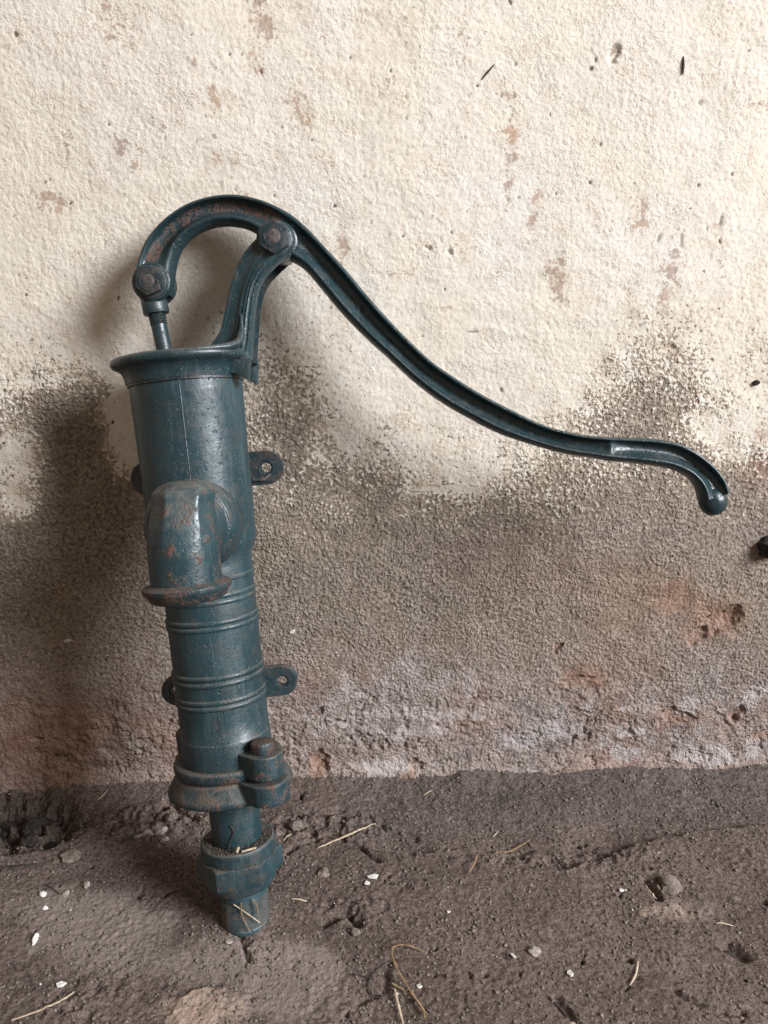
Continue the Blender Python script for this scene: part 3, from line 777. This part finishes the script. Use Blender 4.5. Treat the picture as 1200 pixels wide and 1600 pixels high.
# hub round the pivot and eye at the hook end
V, F = lathe([(.0190, -.0147), (.0210, -.0135), (.0216, -.010), (.0216, .010), (.0210, .0135), (.0190, .0147)], 48, centre=(piv[0] + .002, 0, piv[1] + .001), axis=(0, 1, 0))
obj_from("pivot_hub", V, F, M_handle, lever)
ec = (-0.0226, 0.7390)
for y0, y1 in ((-.0154, -.0065), (.0065, .0154)):
    V, F = lathe([(.0190, y0), (.0207, y0 + .0012), (.0213, y0 + .003), (.0213, y1 - .003), (.0205, y1)], 48, centre=(ec[0] + .0005, 0, ec[1] + .001), axis=(0, 1, 0))
    obj_from("eye_cheek", V, F, M_handle, lever)
# rust film lying in the channel of the hook: thin crusted strip
cs = []
for i in range(2 * NS + 3, 12 * NS):
    cs.append((so[i], si[i]))
def crust_prof(i):
    j = i + 2 * NS + 3
    w = sw[j]; d = sd[j]
    rr = random.Random(i)
    e = .0004 + .0003 * rr.random()
    top = [(.19 + .01 * rr.random(), -w * (.945 - .54 * d) - .0001), (.23, -w * (.955 - .71 * d) - e), (.30, -w * (.973 - .815 * d) - e), (.42, -w * (.98 - .842 * d) - e), (.53 + .03 * rr.random(), -w * (.98 - .76 * d) - .0001)]
    bot = [(.52, -w * (.98 - .85 * d) * .6), (.22, -w * (.98 - .85 * d) * .6)]
    return top + bot
obj_from("rust_crust", *loft(cs, crust_prof), M_hook, lever, angle=60)
# small cast mark in the channel: a leaf-like lobe with a hooked stem
mk = (0.1963, 0.6966)
def mkp(pts, y=-.0030):
    return [(mk[0] + p[0] * .001, y + (p[2] if len(p) > 2 else 0), mk[1] + p[1] * .001) for p in pts]
m1 = tube(smooth_pts(mkp([(-5, 6), (-6, 1), (-3.5, -4.5), (-.5, -6.5), (1, -4.5), (.5, 0), (-1.5, 4), (-5, 6)]), 4), .0009, 6)
m2 = tube(smooth_pts(mkp([(1, -4.5), (3, -4), (5, -5.5), (6.5, -4), (6, -1.5), (3.5, -1)]), 4), .0008, 6)
obj_from("casting_mark", *join(m1, m2), M_handle, lever)

# hook nut, clevis and rod
hexnut("rod_pin_nut", (-0.0227, 0.7394), -.0154, -.0232, .0158, M_dark, pump, .30, .0078, .0008, .0176)
rb = Vector(((-0.0187, 0.6661)[0], 0, .655)); rt = Vector(((-0.0237, 0.7083)[0], 0, (-0.0237, 0.7083)[1])); et = Vector((ec[0], 0, ec[1]))
rod = empty("piston_rod"); rod.parent = pump
dr = (rt - rb).normalized()
obj_from("rod", *tube([rb, rb.lerp(rt, .5), rt + dr * .01], .0086, 28), M_paint, rod)
thr = []
L = (rt - rb).length
for k in range(13):
    zz = L - .012 + k * .0011
    thr.append((.0088 + (.0007 if k % 2 else 0), zz))
obj_from("thread", *lathe(thr, 28, centre=rb, axis=dr), M_dark, rod)
sock = [(.0098, -.0005), (.0136, 0), (.0141, .0015), (.0141, .0210), (.0130, .0228), (.009, .0235)]
obj_from("socket", *lathe(sock, 36, centre=rt, axis=dr), M_paint, rod)
obj_from("tongue", *tube([rt + dr * .02, rt + dr * .032, et + (et - rt).normalized() * .012], [.0125, .0125, .012], 20, squash=.42), M_dark, rod)

# ---- spout: boss, elbow, rim
SX = .0012; SZ = .4800
spout = empty("spout"); spout.parent = pump
Rb = .034
yc = -.066
crown = [(.4180, .0012, -.1010, .0352, .0352, 0), (.4350, .0013, -.1010, .0352, .0352, 0), (.4530, .0015, -.1005, .0355, .0356, 0), (.4680, .0020, -.0995, .0352, .0356, .15), (.4820, .0030, -.0980, .0335, .0350, .4), (.4940, .0040, -.0960, .0308, .0338, .7),
         (.5030, .0050, -.0945, .0292, .0322, .95), (.5110, .0055, -.0930, .0298, .0305, 1), (.5165, .0052, -.0915, .0290, .0285, 1), (.5215, .0045, -.0890, .0235, .0235, 1), (.5255, .0040, -.0870, .0150, .0160, 1), (.5265, .0040, -.0870, .0040, .0040, 1)]
V, F = [], []
nn = 60
for (z_, cx_, cy_, rx_, ry_, hx_) in crown:
    for k in range(nn):
        t = 2 * math.pi * k / nn
        a6 = ((t - .18 + math.pi / 6) % (math.pi / 3)) - math.pi / 6
        hexr = .93 / math.cos(math.pi / 6 - abs(a6))
        rr_ = (1 - hx_) + hx_ * hexr
        V.append((cx_ + rx_ * rr_ * math.cos(t), cy_ + ry_ * rr_ * math.sin(t), z_))
for i_ in range(len(crown) - 1):
    for k in range(nn):
        F.append((i_ * nn + k, i_ * nn + (k + 1) % nn, (i_ + 1) * nn + (k + 1) % nn, (i_ + 1) * nn + k))
F += [tuple(range(nn))[::-1], tuple((len(crown) - 1) * nn + k for k in range(nn))]
branch = tube([(SX, -.040, SZ - .004), (SX, -.070, SZ - .004), (SX + .001, -.095, SZ - .008)], [.0420, .0405, .0340], 64)
bp = [(.0510, .015), (.0510, .0500), (.0500, .0580), (.0470, .0640), (.0435, .0690), (.0380, .0700)]
fuse("elbow", [(V, F), branch, lathe(bp, 96, centre=(SX, 0, SZ - .003), axis=(0, -1, 0), wob=.004, seed=8)], .0010, 3, M_spout, spout)
rimc = (SX, yc - Rb - .001, 0)
rp = [(.0300, .4140), (.0318, .4090), (.0350, .4078), (.0380, .4095), (.0402, .4140), (.0432, .4168), (.0448, .4200), (.0446, .4228), (.0425, .4242), (.0378, .4248), (.0350, .4262)]
obj_from("spout_rim", *lathe(rp, 72, centre=rimc, wob=.02, seed=5, cap0=False, cap1=False), M_rim, spout)
obj_from("spout_bore", *lathe([(.0303, .4138), (.0300, .4300), (.0290, .4500)], 48, centre=rimc, cap0=False, cap1=True), M_hollow, spout)


# ---- mounting lugs behind the barrel
def lug(cx, cz, side, w, hgt, y0, y1, hole, mat, slot=1.0):
    n = 48
    out, inn = [], []
    hx = cx + side * (w - hgt * .52)
    for k in range(n):
        t = 2 * math.pi * k / n
        c_, s_ = math.cos(t), math.sin(t)
        inn.append((hx + hole * slot * c_, cz + hole * s_))
        # D-shaped outline as seen from the hole
        r = hgt * .5
        if side * c_ >= 0:
            out.append((hx + r * c_, cz + r * s_))
        else:
            kx = (hx - cx) * side
            m = max(abs(c_) / kx, abs(s_) / r)
            out.append((hx + c_ / m, cz + s_ / m))
    V, F = [], []
    rows = [(out, y0, 1), (out, y1 + .0012, 1), (out, y1, .97), (inn, y1, 1.35), (inn, y1 + .0012, 1.30), (inn, y1 + .0014, 1.0), (inn, y0, 1.0)]
    for (ring, y, sc) in rows:
        for p in ring:
            V.append((hx + (p[0] - hx) * sc, y, cz + (p[1] - cz) * sc))
    m = len(rows)
    for i in range(m):
        for k in range(n):
            F.append((i * n + k, i * n + (k + 1) % n, ((i + 1) % m) * n + (k + 1) % n, ((i + 1) % m) * n + k))
    return V, F
for (cz, w, hgt, yy, r0) in ((.5290, .0885, .040, .044, .030), (.2735, .0800, .036, .036, .024)):
    for sd_ in (1, -1):
        ex = .004 if sd_ > 0 else 0
        o = obj_from("mounting_lug", *lug(sd_ * r0, cz, sd_, w - r0 + ex, hgt, yy + .012, yy, .0058, None, 1.05), M_dark if cz > .4 else M_lower, pump)
        if cz > .4:
            obj_from("stiffening_rib", *tube([(sd_ * .055, yy - .001, cz - .013), (sd_ * .070, yy - .001, cz - .0135), (sd_ * .076, yy + .001, cz - .008)], [.003, .003, .002], 10), M_dark, o)

# ---- flange pair, clamp ears and bolt at the foot of the barrel
col_p = [(.0505, .2040), (.0600, .2046), (.0622, .2032), (.0630, .1995), (.0622, .1945), (.0605, .1915), (.0560, .1905)]
fl_p = [(.0560, .1905), (.0600, .1898), (.0628, .1875), (.0652, .1825), (.0690, .1765), (.0716, .1720), (.0722, .1690), (.0712, .1660), (.0660, .1640), (.0580, .1632), (.0300, .1628)]
def ear_outline(ang, dist, r, neck):
    d = Vector((math.cos(ang), math.sin(ang))); nrm = Vector((-d.y, d.x))
    pts = [d * .030 + nrm * neck, d * (dist - r * .8) + nrm * neck * .98]
    for k in range(11):
        t = math.pi / 2 - math.pi * k / 10
        pts.append(d * (dist + r * math.cos(t)) + nrm * (r * math.sin(t)))
    pts += [d * (dist - r * .8) - nrm * neck * .98, d * .030 - nrm * neck]
    return [(p.x, p.y) for p in pts]
EAR = R_(-43)
top = lambda p, h_: Vector((p[0], p[1], h_))
ANGS = (EAR, EAR + math.pi)
rough_outline = lambda pts, k: [(p[0] * (1 + .012 * math.sin(9 * i + k)), p[1] * (1 + .012 * math.cos(7 * i + k))) for i, p in enumerate(pts)]
def squash_y(vf, k): return [(v[0], v[1] * k, v[2]) for v in vf[0]], vf[1]
fuse("flange", [squash_y(lathe(fl_p, 96, wob=.010, seed=7), .87)] + [prism(rough_outline(ear_outline(g_, .0690, .0235, .0250), g_), top, .1680, .1915) for g_ in ANGS], .0012, 9, M_flange, pump)
fuse("collar", [squash_y(lathe([(.0420, .2050)] + col_p + [(.0420, .1905)], 96, wob=.008, seed=6), .92)] + [prism(rough_outline(ear_outline(g_, .0680, .0205, .0205), g_ + 2), top, .1955, .2215) for g_ in ANGS], .0011, 6, M_flange, pump)
for ang in ANGS:
    bx = Vector((math.cos(ang), math.sin(ang))) * .0670
    bolt = empty("clamp_bolt"); bolt.parent = pump
    pts = [(bx.x + .0145 * math.cos(k * math.pi / 3 + .5), bx.y + .0145 * math.sin(k * math.pi / 3 + .5)) for k in range(6)]
    extrude_outline("bolt_head", pts, top, .2205, .2340, M_hook, bolt, .0030, 2, 45)
    obj_from("shank", *lathe([(.0085, .1650), (.0085, .2210)], 20, centre=(bx.x, bx.y, 0)), M_rim, bolt)

# ---- pipe, union nut and threaded stub
obj_from("pipe", *lathe([(.0300, .1650), (.0291, .1560), (.0289, .1300), (.0285, .0980)], 64, cap0=False, cap1=False, wob=.004, seed=9), M_lower, pump)
union = empty("union_nut"); union.parent = pump
fuse("nut_collar", [lathe([(.0200, .1030), (.0370, .1036), (.0415, .1044), (.0430, .1028), (.0434, .0990), (.0432, .0860), (.0425, .0800), (.0200, .0790)], 72, wob=.010, seed=10)], .0011, 2, M_nut, union)
hp = [(.0500 * math.cos(R_(-112) + k * math.pi / 3), .0500 * math.sin(R_(-112) + k * math.pi / 3)) for k in range(6)]
extrude_outline("hex_body", hp, top, .0630, .0880, M_nut, union, .0020, 2, 30)
obj_from("nut_skirt", *lathe([(.0415, .0660), (.0412, .0620), (.0398, .0540), (.0380, .0510), (.0280, .0505)], 72, cap0=True, cap1=True, wob=.010, seed=11), M_nut, union)
tp = [(.0280, .0560), (.0280, .0395)]
for k in range(15):
    z = .0380 - k * .0023
    tp += [(.0282, z), (.0278, z - .0006), (.0264, z - .0013), (.0264, z - .0016)]
tp += [(.0272, .0030), (.0270, -.0005), (.0256, -.0035), (.0230, -.0050)]
obj_from("threaded_stub", *lathe(tp, 64, cap0=False, cap1=True, wob=.006, seed=12), M_stub, pump)
# dirt caught on the union nut
V, F = [], []
rd = random.Random(5)
_bm = bmesh.new(); bmesh.ops.create_icosphere(_bm, subdivisions=1, radius=1.0)
ICO_V = [tuple(v.co) for v in _bm.verts]; ICO_F = [tuple(l.index for l in f.verts) for f in _bm.faces]
_bm.free()
def grit(c, r, rd):
    ph = [rd.uniform(.6, 1.25) * r for _ in range(12)]
    return [(c[0] + v[0] * ph[i], c[1] + v[1] * ph[(i + 5) % 12], c[2] + v[2] * ph[(i + 3) % 12] * .7) for i, v in enumerate(ICO_V)], ICO_F
parts = []
for k in range(330):
    a_ = rd.uniform(-math.pi, .3); r_ = rd.uniform(.0285, .041)
    parts.append(grit((r_ * math.cos(a_), r_ * math.sin(a_), .1038 + rd.uniform(0, .0016)), rd.uniform(.0005, .0013), rd))
for k in range(160):
    a_ = rd.uniform(-2.6, .2); hh = rd.choice((.0885, .0885, .0512)); r_ = rd.uniform(.0425, .0455) if hh > .08 else rd.uniform(.029, .037)
    parts.append(grit((r_ * math.cos(a_), r_ * math.sin(a_), hh + rd.uniform(-.0002, .0008)), rd.uniform(.0004, .0011), rd))
go = obj_from("caught_dirt", *join(*parts), M_dirt, union)
go['kind'] = 'stuff'

# ------------------------------------------------------------------ small things lying about
def lay(name, pts, r, mat, label, cat, group=None, lift=.0012, taper=.5, arch=0.0, z=None, squash=.42):
    """a stalk lying on the ground through plan points"""
    P3 = smooth_pts(pts, 5)
    n = len(P3)
    path, rr = [], []
    zz = [ground_z(p[0], p[1]) for p in P3]
    zmax = np.convolve(np.pad(zz, 2, 'edge'), np.ones(5) / 5, 'valid')
    for i, p in enumerate(P3):
        t = i / (n - 1)
        path.append(Vector((p[0], p[1], max(zz[i], zmax[i]) + lift + r * .4 + arch * math.sin(math.pi * t))))
        rr.append(r * (1 - taper * abs(2 * t - 1) ** 2))
    base = path[n // 2].copy()
    o = obj_from(name, *tube([p - base for p in path], rr, 7, squash=squash), mat)
    o.location = base
    return tag(o, label, cat, group)

SG = "straw and twigs on the earth floor"
lay("straw", [(-0.0545, -0.1389), (-0.0184, -0.1174), (0.0229, -0.0914)], .0017, M_straw, "longest pale straw, lying straight to the right of the union nut", "straw", SG, .003)
lay("straw", [(-0.3618, -0.3616), (-0.3378, -0.3528), (-0.3199, -0.3436), (-0.3079, -0.3316)], .0013, M_straw, "curved pale straw in the bottom left corner of the floor", "straw", SG)
lay("straw", [(-0.3737, -0.0347), (-0.3633, -0.0177)], .0009, M_straw, "tiny straw close to the wall left of the pump", "straw", SG)
lay("straw", [(-0.1013, -0.1222), (-0.0909, -0.1133)], .0013, M_straw, "short pale husk beside the collar of the union nut", "straw", SG, .002)
lay("straw", [(-0.0830, -0.2227), (-0.0736, -0.2240), (-0.0642, -0.2263)], .0012, M_straw, "short pale husk on the floor right of the threaded pipe end", "straw", SG)
lay("straw", [(0.4186, -0.2743), (0.4284, -0.2747), (0.4373, -0.2786)], .0010, M_straw, "short pale straw near the right edge of the floor", "straw", SG)
lay("straw", [(0.2914, -0.3466), (0.3022, -0.3340), (0.3090, -0.3208)], .0011, M_straw, "short upright-looking straw at the lower right of the floor", "straw", SG)
lay("straw", [(0.0940, -0.0388), (0.1078, -0.0311)], .0010, M_straw, "tiny pale straw in the grey strip under the wall", "straw", SG)
lay("straw", [(0.1826, -0.1136), (0.1911, -0.1055)], .0009, M_straw, "tiny pale straw beyond the long forked twig", "straw", SG)
lay("twig", [(0.1778, -0.1560), (0.2026, -0.1413), (0.2313, -0.1239)], .0014, M_straw_d, "brown twig on the crust edge in the middle of the floor", "twig", SG, .003)
lay("twig", [(0.1385, -0.1888), (0.1480, -0.1744), (0.1540, -0.1573)], .0014, M_straw_d, "short bent brown twig in the middle of the floor", "twig", SG, .003, arch=.004)
lay("twig", [(0.2000, -0.3572), (0.2091, -0.3698), (0.2163, -0.3835)], .0014, M_twig, "dark twig at the bottom edge of the floor", "twig", SG)
lay("twig", [(-0.4740, -0.1600), (-0.4509, -0.1578), (-0.4317, -0.1554), (-0.4149, -0.1507)], .0034, M_twig, "thick black stick at the left edge of the floor", "stick", SG, .002, .25)
lay("twig", [(-0.3915, -0.1838), (-0.3810, -0.1912), (-0.3675, -0.2006)], .0009, M_twig, "thin dark twig near the black stick", "twig", SG)
lay("grass_stem", [(0.0708, -0.3007), (0.0480, -0.2948), (0.0346, -0.3025), (0.0404, -0.3274), (0.0545, -0.3542), (0.0683, -0.3748)], .0013, M_straw_d, "bent brown grass stem at the bottom of the floor, longest of the tuft", "grass stem", "dry grass tuft", .003, arch=.006)
lay("grass_stem", [(0.0359, -0.3446), (0.0384, -0.3608), (0.0425, -0.3820)], .0015, M_straw, "pale upright grass stem at the bottom of the tuft", "grass stem", "dry grass tuft", .003)
lay("grass_stem", [(0.0328, -0.3385), (0.0513, -0.3512), (0.0634, -0.3690), (0.0651, -0.3802)], .0013, M_straw_d, "brown grass stem curving right at the bottom of the tuft", "grass stem", "dry grass tuft", .004)
lay("grass_stem", [(-0.0136, -0.3221), (0.0053, -0.3267), (0.0150, -0.3310)], .0009, M_twig, "thin dark grass stem left of the tuft", "grass stem", "dry grass tuft")
lay("grass_stem", [(0.0225, -0.3530), (0.0071, -0.3413), (0.0146, -0.3224), (0.0300, -0.3072)], .0010, M_twig, "thin dark grass stem looping behind the tuft", "grass stem", "dry grass tuft")
lay("twig", [(0.3595, -0.2079), (0.3592, -0.2220), (0.3620, -0.2358)], .0010, M_straw, "thin pale curl beside the round clod on the right", "twig", SG, .004)
lay("twig", [(0.3438, -0.3548), (0.3489, -0.3661), (0.3675, -0.3740)], .0009, M_twig, "thin dark root at the lower right of the floor", "twig", SG)
lay("twig", [(-0.1368, -0.2617), (-0.1300, -0.2801), (-0.1265, -0.2968)], .0012, M_twig, "dark twig sticking out under the threaded pipe end", "twig", SG)

def chip(name, c, sx, sy, sz, mat, label, cat, group=None, rot=0.0, seed=0, tilt=.2, pos=None):
    rd = random.Random(seed)
    n = rd.choice((5, 6, 7))
    pts = []
    for k in range(n):
        t = 2 * math.pi * (k + rd.uniform(-.3, .3)) / n
        q = rd.uniform(.7, 1.1)
        pts.append((sx * q * math.cos(t), sy * q * math.sin(t)))
    o = extrude_outline(name, pts, lambda p, h_: Vector((p[0], p[1], h_)), -sz / 2, sz / 2, mat, None, min(sz * .25, .0006), 1, 30)
    if pos is None:
        o.location = (c[0], c[1], ground_z(*c) + sz * .5 + .0012)
        o.rotation_euler = (rd.uniform(-tilt, tilt), rd.uniform(-tilt, tilt), rot)
    else:
        o.location = pos
        o.rotation_euler = (R_(90), 0, 0)
        o.rotation_euler.rotate_axis('Z', rot)
    return tag(o, label, cat, group)

CG = "white chips on the earth floor"
chip("paint_chip", (0.0159, -0.1890), .0085, .0055, .0014, M_white, "larger white paint chip right of the pump foot", "chip", CG, .3, 1, .35)
chip("paint_chip", (0.0085, -0.1979), .0048, .0038, .0014, M_white, "smaller white paint chip touching the larger one", "chip", CG, .8, 2, .3)
chip("paint_chip", (-0.3245, -0.3227), .0075, .0042, .0018, M_white, "white chip above the curved straw at lower left", "chip", CG, .2, 3)
chip("paint_chip", (0.3229, -0.2225), .0040, .0030, .0018, M_white, "small white chip left of the round clod", "chip", CG, .2, 4)
chip("paint_chip", (0.2296, -0.3319), .0038, .0055, .0015, M_white, "small white chip in the lower right of the floor", "chip", CG, .2, 5)
chip("paint_chip", (0.0625, -0.3405), .0040, .0028, .0014, M_white, "small white chip beside the grass tuft", "chip", CG, -.3, 6)
chip("paint_chip", (0.1711, -0.3088), .0025, .0050, .0012, M_white, "tiny white sliver in front of the dark pebble", "chip", CG, .6, 7)
chip("paint_chip", (0.1059, -0.2435), .0030, .0022, .0012, M_white, "tiny white chip in the middle of the floor", "chip", CG, .1, 8)
chip("paint_chip", (-0.3745, -0.2643), .0040, .0085, .0030, M_white, "white flake standing in the dusty patch at left", "chip", CG, .1, 9, .3)
chip("paint_chip", (0.2183, -0.3836), .0065, .0030, .0015, M_straw, "cream flake at the end of the bottom dark twig", "chip", CG, .1, 10)
chip("paint_chip", (-0.1502, -0.2810), .0050, .0032, .0014, M_paleclod, "pale flake just in front of the threaded pipe end", "chip", CG, .1, 11)

def rock(name, c, r, mat, label, cat, group=None, seed=0, flat=.65, sink=.35, z=None):
    rd = random.Random(seed)
    bm = bmesh.new()
    bmesh.ops.create_icosphere(bm, subdivisions=3, radius=1)
    off = [Vector((rd.uniform(-9, 9), rd.uniform(-9, 9), rd.uniform(-9, 9))) for _ in range(2)]
    from mathutils import noise as mn
    for v in bm.verts:
        n1 = mn.noise(v.co * 1.1 + off[0]); n2 = mn.noise(v.co * 3.1 + off[1])
        v.co *= r * (1 + .42 * n1 + .22 * n2)
        v.co.z *= flat
    me = bpy.data.meshes.new(name)
    bm.to_mesh(me); bm.free()
    o = finish(name, me, mat, None, True, 34)
    zz = ground_z(*c) if z is None else z
    o.location = (c[0], c[1], zz + r * flat * (1 - sink * 2) * .5)
    o.rotation_euler = (rd.uniform(-.3, .3), rd.uniform(-.3, .3), rd.uniform(0, 6))
    return tag(o, label, cat, group)

RG = "clods of earth on the floor"
rock("earth_clod", (-0.3019, -0.1025), .0085, M_paleclod, "pale clod at the left end of the clod row behind the pump", "clod", RG, 21)
rock("earth_clod", (-0.2858, -0.0984), .0110, M_paleclod, "largest pale crumbly clod left of the union nut", "clod", RG, 22)
rock("earth_clod", (-0.2695, -0.0942), .0075, M_paleclod, "pale clod between the largest clod and the pump", "clod", RG, 23)
rock("earth_clod", (-0.2600, -0.1135), .0055, M_paleclod, "smallest pale clod in front of the clod row", "clod", RG, 24)
rock("earth_clod", (-0.2604, -0.0726), .0085, M_clod, "brown clod behind the pale clod row", "clod", RG, 25)
rock("earth_clod", (-0.3432, -0.0779), .0090, M_clod, "brown clod near the dark hollow on the left", "clod", RG, 26)
rock("earth_clod", (-0.3768, -0.1360), .0120, M_clod, "smooth brown clod at the rim of the dark hollow", "clod", RG, 27, .5)
rock("earth_clod", (0.3869, -0.2171), .0130, M_clod, "round dark clod on the right half of the floor", "clod", RG, 28, .55)
rock("earth_clod", (-0.0063, -0.2678), .0055, M_clod, "small clod with pale flecks in front of the white chips", "clod", RG, 29)
rock("earth_clod", (-0.0464, -0.1792), .0075, M_clod, "brown clod between the threaded pipe end and the white chips", "clod", RG, 30)
rock("earth_clod", (-0.0870, -0.0943), .0095, M_clod, "brown clod right of the lower pipe under the flange", "clod", RG, 31)
rock("earth_clod", (-0.1070, -0.1056), .0070, M_clod, "small brown clod touching the shadow of the union collar", "clod", RG, 32)
rock("earth_clod", (0.0560, -0.1433), .0100, M_clod, "flat brown clod on the crust edge beyond the white chips", "clod", RG, 33, .4)
rock("earth_clod", (0.4204, -0.3081), .0060, M_char, "black crumb near the right edge of the floor", "clod", RG, 34)
rock("pebble", (0.1963, -0.3032), .0065, M_stone, "dark rounded pebble alone in the right half of the floor", "pebble", "pebbles on the floor", 41)
rock("pebble", (-0.3895, -0.1997), .0040, M_white, "white pebble below the black stick at left", "pebble", "pebbles on the floor", 42)
rock("pebble", (-0.3797, -0.2202), .0032, M_white, "smaller white pebble below the other at left", "pebble", "pebbles on the floor", 43)
rock("pebble", (-0.3412, -0.1858), .0048, M_stone, "grey pebble between the black stick and the pump shadow", "pebble", "pebbles on the floor", 44)
rock("pebble", (-0.3623, -0.1979), .0040, M_stone, "flat grey pebble right of the white pebble at left", "pebble", "pebbles on the floor", 45)
HG = "charred lumps in the dark hollow"
for i, (q, r, l) in enumerate([((-0.4504, -0.0699), .017, "brown charred lump, largest in the dark hollow"), ((-0.4698, -0.0910), .013, "black lump left of the largest one in the hollow"), ((-0.4173, -0.0990), .012, "black lump at the right end of the dark hollow"), ((-0.4426, -0.1062), .010, "black lump at the front of the dark hollow"), ((-0.4957, -0.0594), .014, "black lump at the left edge in the dark hollow"), ((-0.4428, -0.0527), .009, "small black lump at the back of the dark hollow")]):
    rock("charred_lump", q, r, M_char, l, "lump", HG, 50 + i, .7, .2)

# bits caught on the pump itself
def at_pump(x, y, z): return MP @ Vector((x, y, z))
def stalk(name, pts, r, mat, label, cat, group=None):
    P3 = [at_pump(*p) for p in pts]
    base = P3[0].copy()
    o = obj_from(name, *tube(smooth_pts([p - base for p in P3], 4), r, 6), mat)
    o.location = base
    return tag(o, label, cat, group)
BG = "bits of straw caught on the pump"
stalk("straw", [(-.006, -.0300, .040), (.008, -.0305, .028), (.021, -.0280, .014)], .0006, M_straw, "pale straw lying diagonally across the pipe thread", "straw", BG)
stalk("straw", [(.003, -.0305, .042), (.002, -.0310, .028), (.009, -.0305, .006)], .0006, M_straw_d, "thin brown straw crossing the diagonal one on the thread", "straw", BG)
stalk("straw", [(.016, -.0290, .044), (.020, -.0285, .032), (.019, -.0285, .024)], .0007, M_straw_d, "short brown straw on the right side of the pipe thread", "straw", BG)
stalk("straw", [(.012, -.0395, .1065), (.021, -.0370, .1070), (.027, -.0340, .1067)], .0011, M_straw, "pale husk on top of the union collar", "straw", BG)
stalk("straw", [(.006, -.0385, .1058), (.0085, -.0370, .1108)], .0015, M_straw, "tiny pale seed husk standing on the union collar", "straw", BG)
stalk("straw", [(-.004, -.0315, .1060), (-.002, -.0300, .1150), (.003, -.0302, .1250), (.000, -.0300, .1340)], .0006, M_twig, "thin dark rootlet climbing the lower pipe", "rootlet", BG)

# things stuck to the wall
def wall_y(x, z): 
    i = int(np.clip(np.searchsorted(xs, x), 1, len(xs) - 1)); j = int(np.clip(np.searchsorted(zs, z), 1, len(zs) - 1))
    return -float(h[j, i])
def splinter(name, a_, b_, r, mat, label, cat, lift=.001):
    za, zb_ = Vector((a_[0], wall_y(*a_) - lift, a_[1])), Vector((b_[0], wall_y(*b_) - lift, b_[1]))
    m = (za + zb_) / 2
    o = obj_from(name, *tube([za - m, Vector((0, -.0006, 0)), zb_ - m], [r * .4, r, r * .3], 7), mat)
    o.location = m
    return tag(o, label, cat)
splinter("splinter", (0.1442, 0.9213), (0.1582, 0.9367), .0011, M_twig, "dark slanting splinter on the cream wall, upper right of the lever", "splinter")
splinter("splinter", (0.3658, 0.9277), (0.3641, 0.9455), .0014, M_twig, "dark upright splinter high on the right of the wall", "splinter")
splinter("splinter", (0.0712, 0.4512), (0.1012, 0.4508), .0008, M_white, "thin white thread on the wall at the lower edge of the paint", "thread")
for (c, sx, sy, mat, lab, cat, rot, sdd) in [((-0.3928, 0.2421), .0085, .0030, M_white, "white feathery flake on the shaded wall left of the pump", "flake", .12, 61), ((-0.0889, 0.2482), .0045, .0032, M_white, "small white flake on the bare wall right of the barrel", "flake", .5, 62), ((0.5044, 0.5876), .0050, .0046, M_char, "dark brown blob of mud on the wall near the right edge", "mud", .1, 63)]:
    chip("wall_flake" if cat == "flake" else "mud_blob", None, sx, sy, .0016 if cat == "flake" else .005, mat, lab, cat, None, rot, sdd, 0, (c[0], wall_y(*c) - .0012, c[1]))
rk = rock("rusty_lump", ((0.5645, 0.3660)[0], -.004), .018, M_char, "dark rusty brown lump on the wall at the right edge", "lump", None, 71, .9, .5, (0.5645, 0.3660)[1])

# crumbs strewn over the floor
parts = []
rd = random.Random(11)
cxy = [(rd.uniform(-.55, .62), rd.uniform(-.42, -.004)) for _ in range(30000)]
cden = fbm(np.array([p[0] for p in cxy]), np.array([p[1] for p in cxy]), .09, 2, 401)
for k in range(30000):
    x, y = cxy[k]
    if cden[k] < rd.uniform(-.5, .25): continue
    r = .0004 + .0021 * rd.random() ** 5
    parts.append(grit((x, y, ground_z(x, y) + r * .3), r, rd))
cr = obj_from("soil_crumbs", *join(*parts), M_clod)
tag(cr, "loose crumbs of soil strewn over the earth floor", "crumbs", kind="stuff")
parts = []
for k in range(70):
    x = rd.uniform(-.5, .6); y = rd.uniform(-.41, -.01)
    r = .0005 + .0011 * rd.random() ** 2
    parts.append(grit((x, y, ground_z(x, y) + r * .4), r, rd))
cr = obj_from("plaster_grit", *join(*parts), M_white)
tag(cr, "fine white plaster grit scattered over the earth floor", "grit", kind="stuff")
